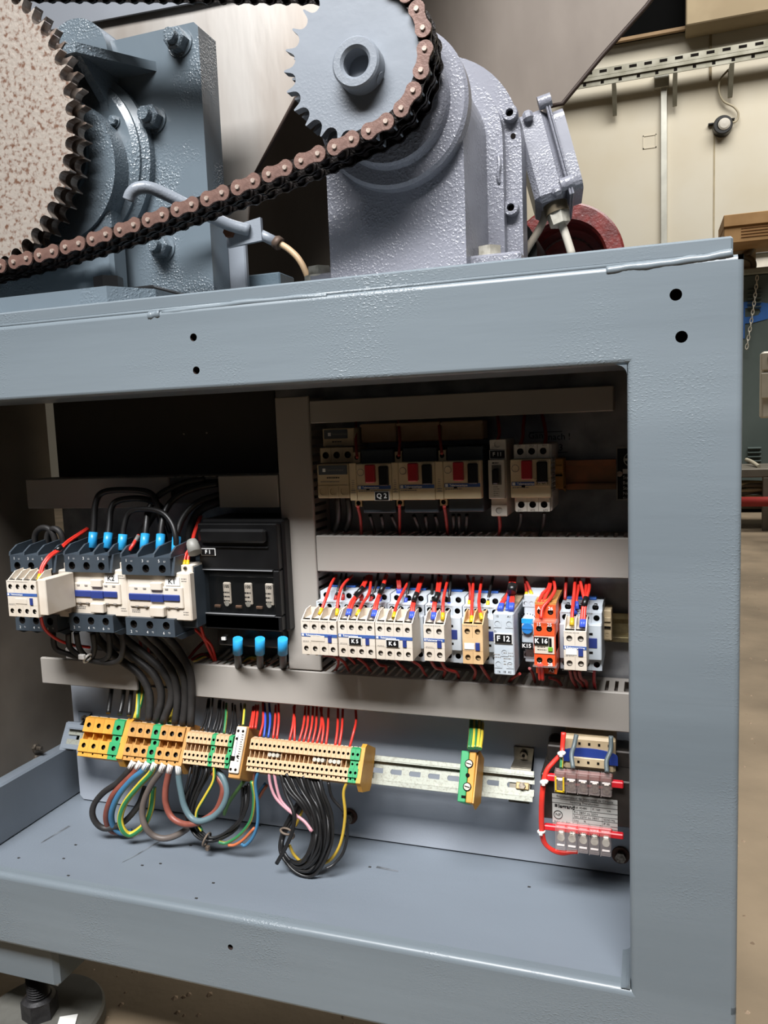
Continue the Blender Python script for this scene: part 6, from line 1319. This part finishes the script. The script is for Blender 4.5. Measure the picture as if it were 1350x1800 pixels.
grp([[(528, 468), (520, 550), (530, 640), (520, 700)]], WBRN, .002, 'brown wire beside the hanging light blue wire', None, *Z8, (.117, .125, .12)); grp([[(524, 835), (455, 908), (400, 942), (360, 945)]], WORA, .002, 'orange wire end curling under the tied loop', None, *Z8, (.115, .112, .11)); grp([[(600, 570), (575, 610), (548, 655)]], WORA, .002, 'short orange wire behind the light blue wire', None, *Z8, (.15, .155, .16)); grp([[(590, 560), (560, 600), (530, 655)]], WLBL, .002, 'short light blue wire behind the orange one', None, *Z8, (.15, .155, .16))
q = W(300+225/3.553, 1220+908/3.553, .109); b = MB(); b.tube([q+Vector((.003*cos(a), .009*sin(a), .0085*cos(a))) for a in [2*pi*k/14 for k in range(14)]], .0014, 6, close=True); o = b.build('cable_tie', mat('tie_dirty', '#6b5d50', .6)); tag(o, 'dirty cable tie around the left black loop', 'cable tie')
b = MB(); b.box(q.x-.002, q.x+.003, q.y-.003, q.y+.003, q.z-.015, q.z-.009, .0008); b.build('tie_head', mat('tie_dirty', '#6b5d50'), o)
# bundle under the right beige bank
grp([[(615, 480), (622, 560), (658, 650), (740, 730), (830, 790), (885, 858)], [(645, 484), (662, 580), (690, 665), (752, 732), (838, 800), (878, 856)]], WPNK, .002, 'pink wire slanting down under right beige bank', 'pink wires', *Z8, (.117, .11, .1))
fam([(678, 490), (735, 600), (810, 680), (870, 780), (885, 900), (845, 1010), (785, 1055), (725, 1010), (700, 930), (735, 830), (800, 730), (850, 640)], [(935, 525), (960, 620), (1000, 750), (1008, 900), (965, 1045), (880, 1138), (785, 1112), (700, 1020), (682, 930), (715, 820), (785, 700), (830, 620)], 13, WBLK, .0021, 'black wire in the big hanging coil under right beige bank', 'big black coil', Z8, (.117, .1, .14))
grp([[(688, 490), (720, 620), (770, 740), (762, 850), (722, 950), (662, 1058)]], WBLK, .0026, 'loose black wire tail crossing the big coil', None, *Z8, (.117, .098, .092), n=9)
grp([[(985, 550), (1010, 650), (1085, 740), (1106, 850), (1082, 980), (1022, 1060), (970, 1092)]], WBLK, .002, 'single black wire swinging right outside the big coil', None, *Z8, (.117, .12, .1))
grp([[(1103, 545), (1080, 620), (1090, 760), (1062, 930), (1000, 1032), (920, 1062), (830, 1055), (772, 1005), (742, 945)]], WYEL, .002, 'yellow wire swinging around the big black coil', None, *Z8, (.117, .115, .1)); grp([[(780, 825), (825, 720), (850, 640)]], WYEL, .002, 'short yellow wire behind the big black coil', None, *Z8, (.125, .135, .145))
q = W(300+722/3.553, 1220+858/3.553, .113); b = MB(); b.tube([q+Vector((.0075*cos(a), .006*sin(a), -.002*cos(a))) for a in [2*pi*k/14 for k in range(14)]], .0015, 6, close=True); o = b.build('cable_tie', mat('tie_dirty', '#6b5d50')); tag(o, 'dirty cable tie around the big black coil', 'cable tie')
b = MB(); b.box(q.x+.006, q.x+.011, q.y-.004, q.y+.003, q.z-.008, q.z-.001, .001); b.build('tie_head', mat('tie_dirty', '#6b5d50'), o)
# transformer wiring
Z10 = (6.43, 920, 1260)
for k, dx in enumerate((0, 14)):
    grp([[(448+dx, 175), (438+dx*.6, 330), (425+dx*.7, 410), (335+dx, 510), (262+dx*.8, 600), (225+dx, 720), (202+dx*1.2, 900), (195+dx*1.2, 1100), (200+dx*1.2, 1280), (230+dx, 1420), (320, 1505-dx*.6), (430, 1545-dx), (530+dx*6, 1535-dx*.5)]], WRED, .0023, 'tied red wire beside the transformer', 'red transformer wires', *Z10, (.14, .115, .13), n=9)
for px, py, Yt in ((432, 412, .128), (234, 735, .1145), (204, 1295, .121)):
    q = W(920+px/6.43, 1260+py/6.43, Yt); b = MB(); b.tube([q+Vector((.0034*cos(a), .0034*sin(a), .0006*cos(a))) for a in [2*pi*k/12 for k in range(12)]], .0017, 6, close=True); o = b.build('cable_tie', TIE); tag(o, {412: 'upper', 735: 'middle', 1295: 'lower'}[py]+' white cable tie on the red transformer wires', 'cable tie')
    b = MB(); b.box(q.x-.002, q.x+.002, q.y-.007, q.y-.004, q.z-.002, q.z+.002, .0006); b.build('tie_head', TIE, o)
grp([[(600, 200), (572, 330), (545, 430), (562, 585)]], WGRY, .0026, 'grey wire entering upper terminals of the transformer at left', None, *Z10, (.14, .13, .115), n=9); grp([[(990, 215), (985, 380), (940, 500), (945, 630)]], WGRY, .0026, 'grey wire entering upper terminals of the transformer at right', None, *Z10, (.14, .13, .115), n=9)
grp([[(432, 440), (430, 510), (426, 580)]], WYG, .0022, 'short green and yellow wire at the transformer terminals', None, *Z10, (.13, .125, .118), name='earth_wire')
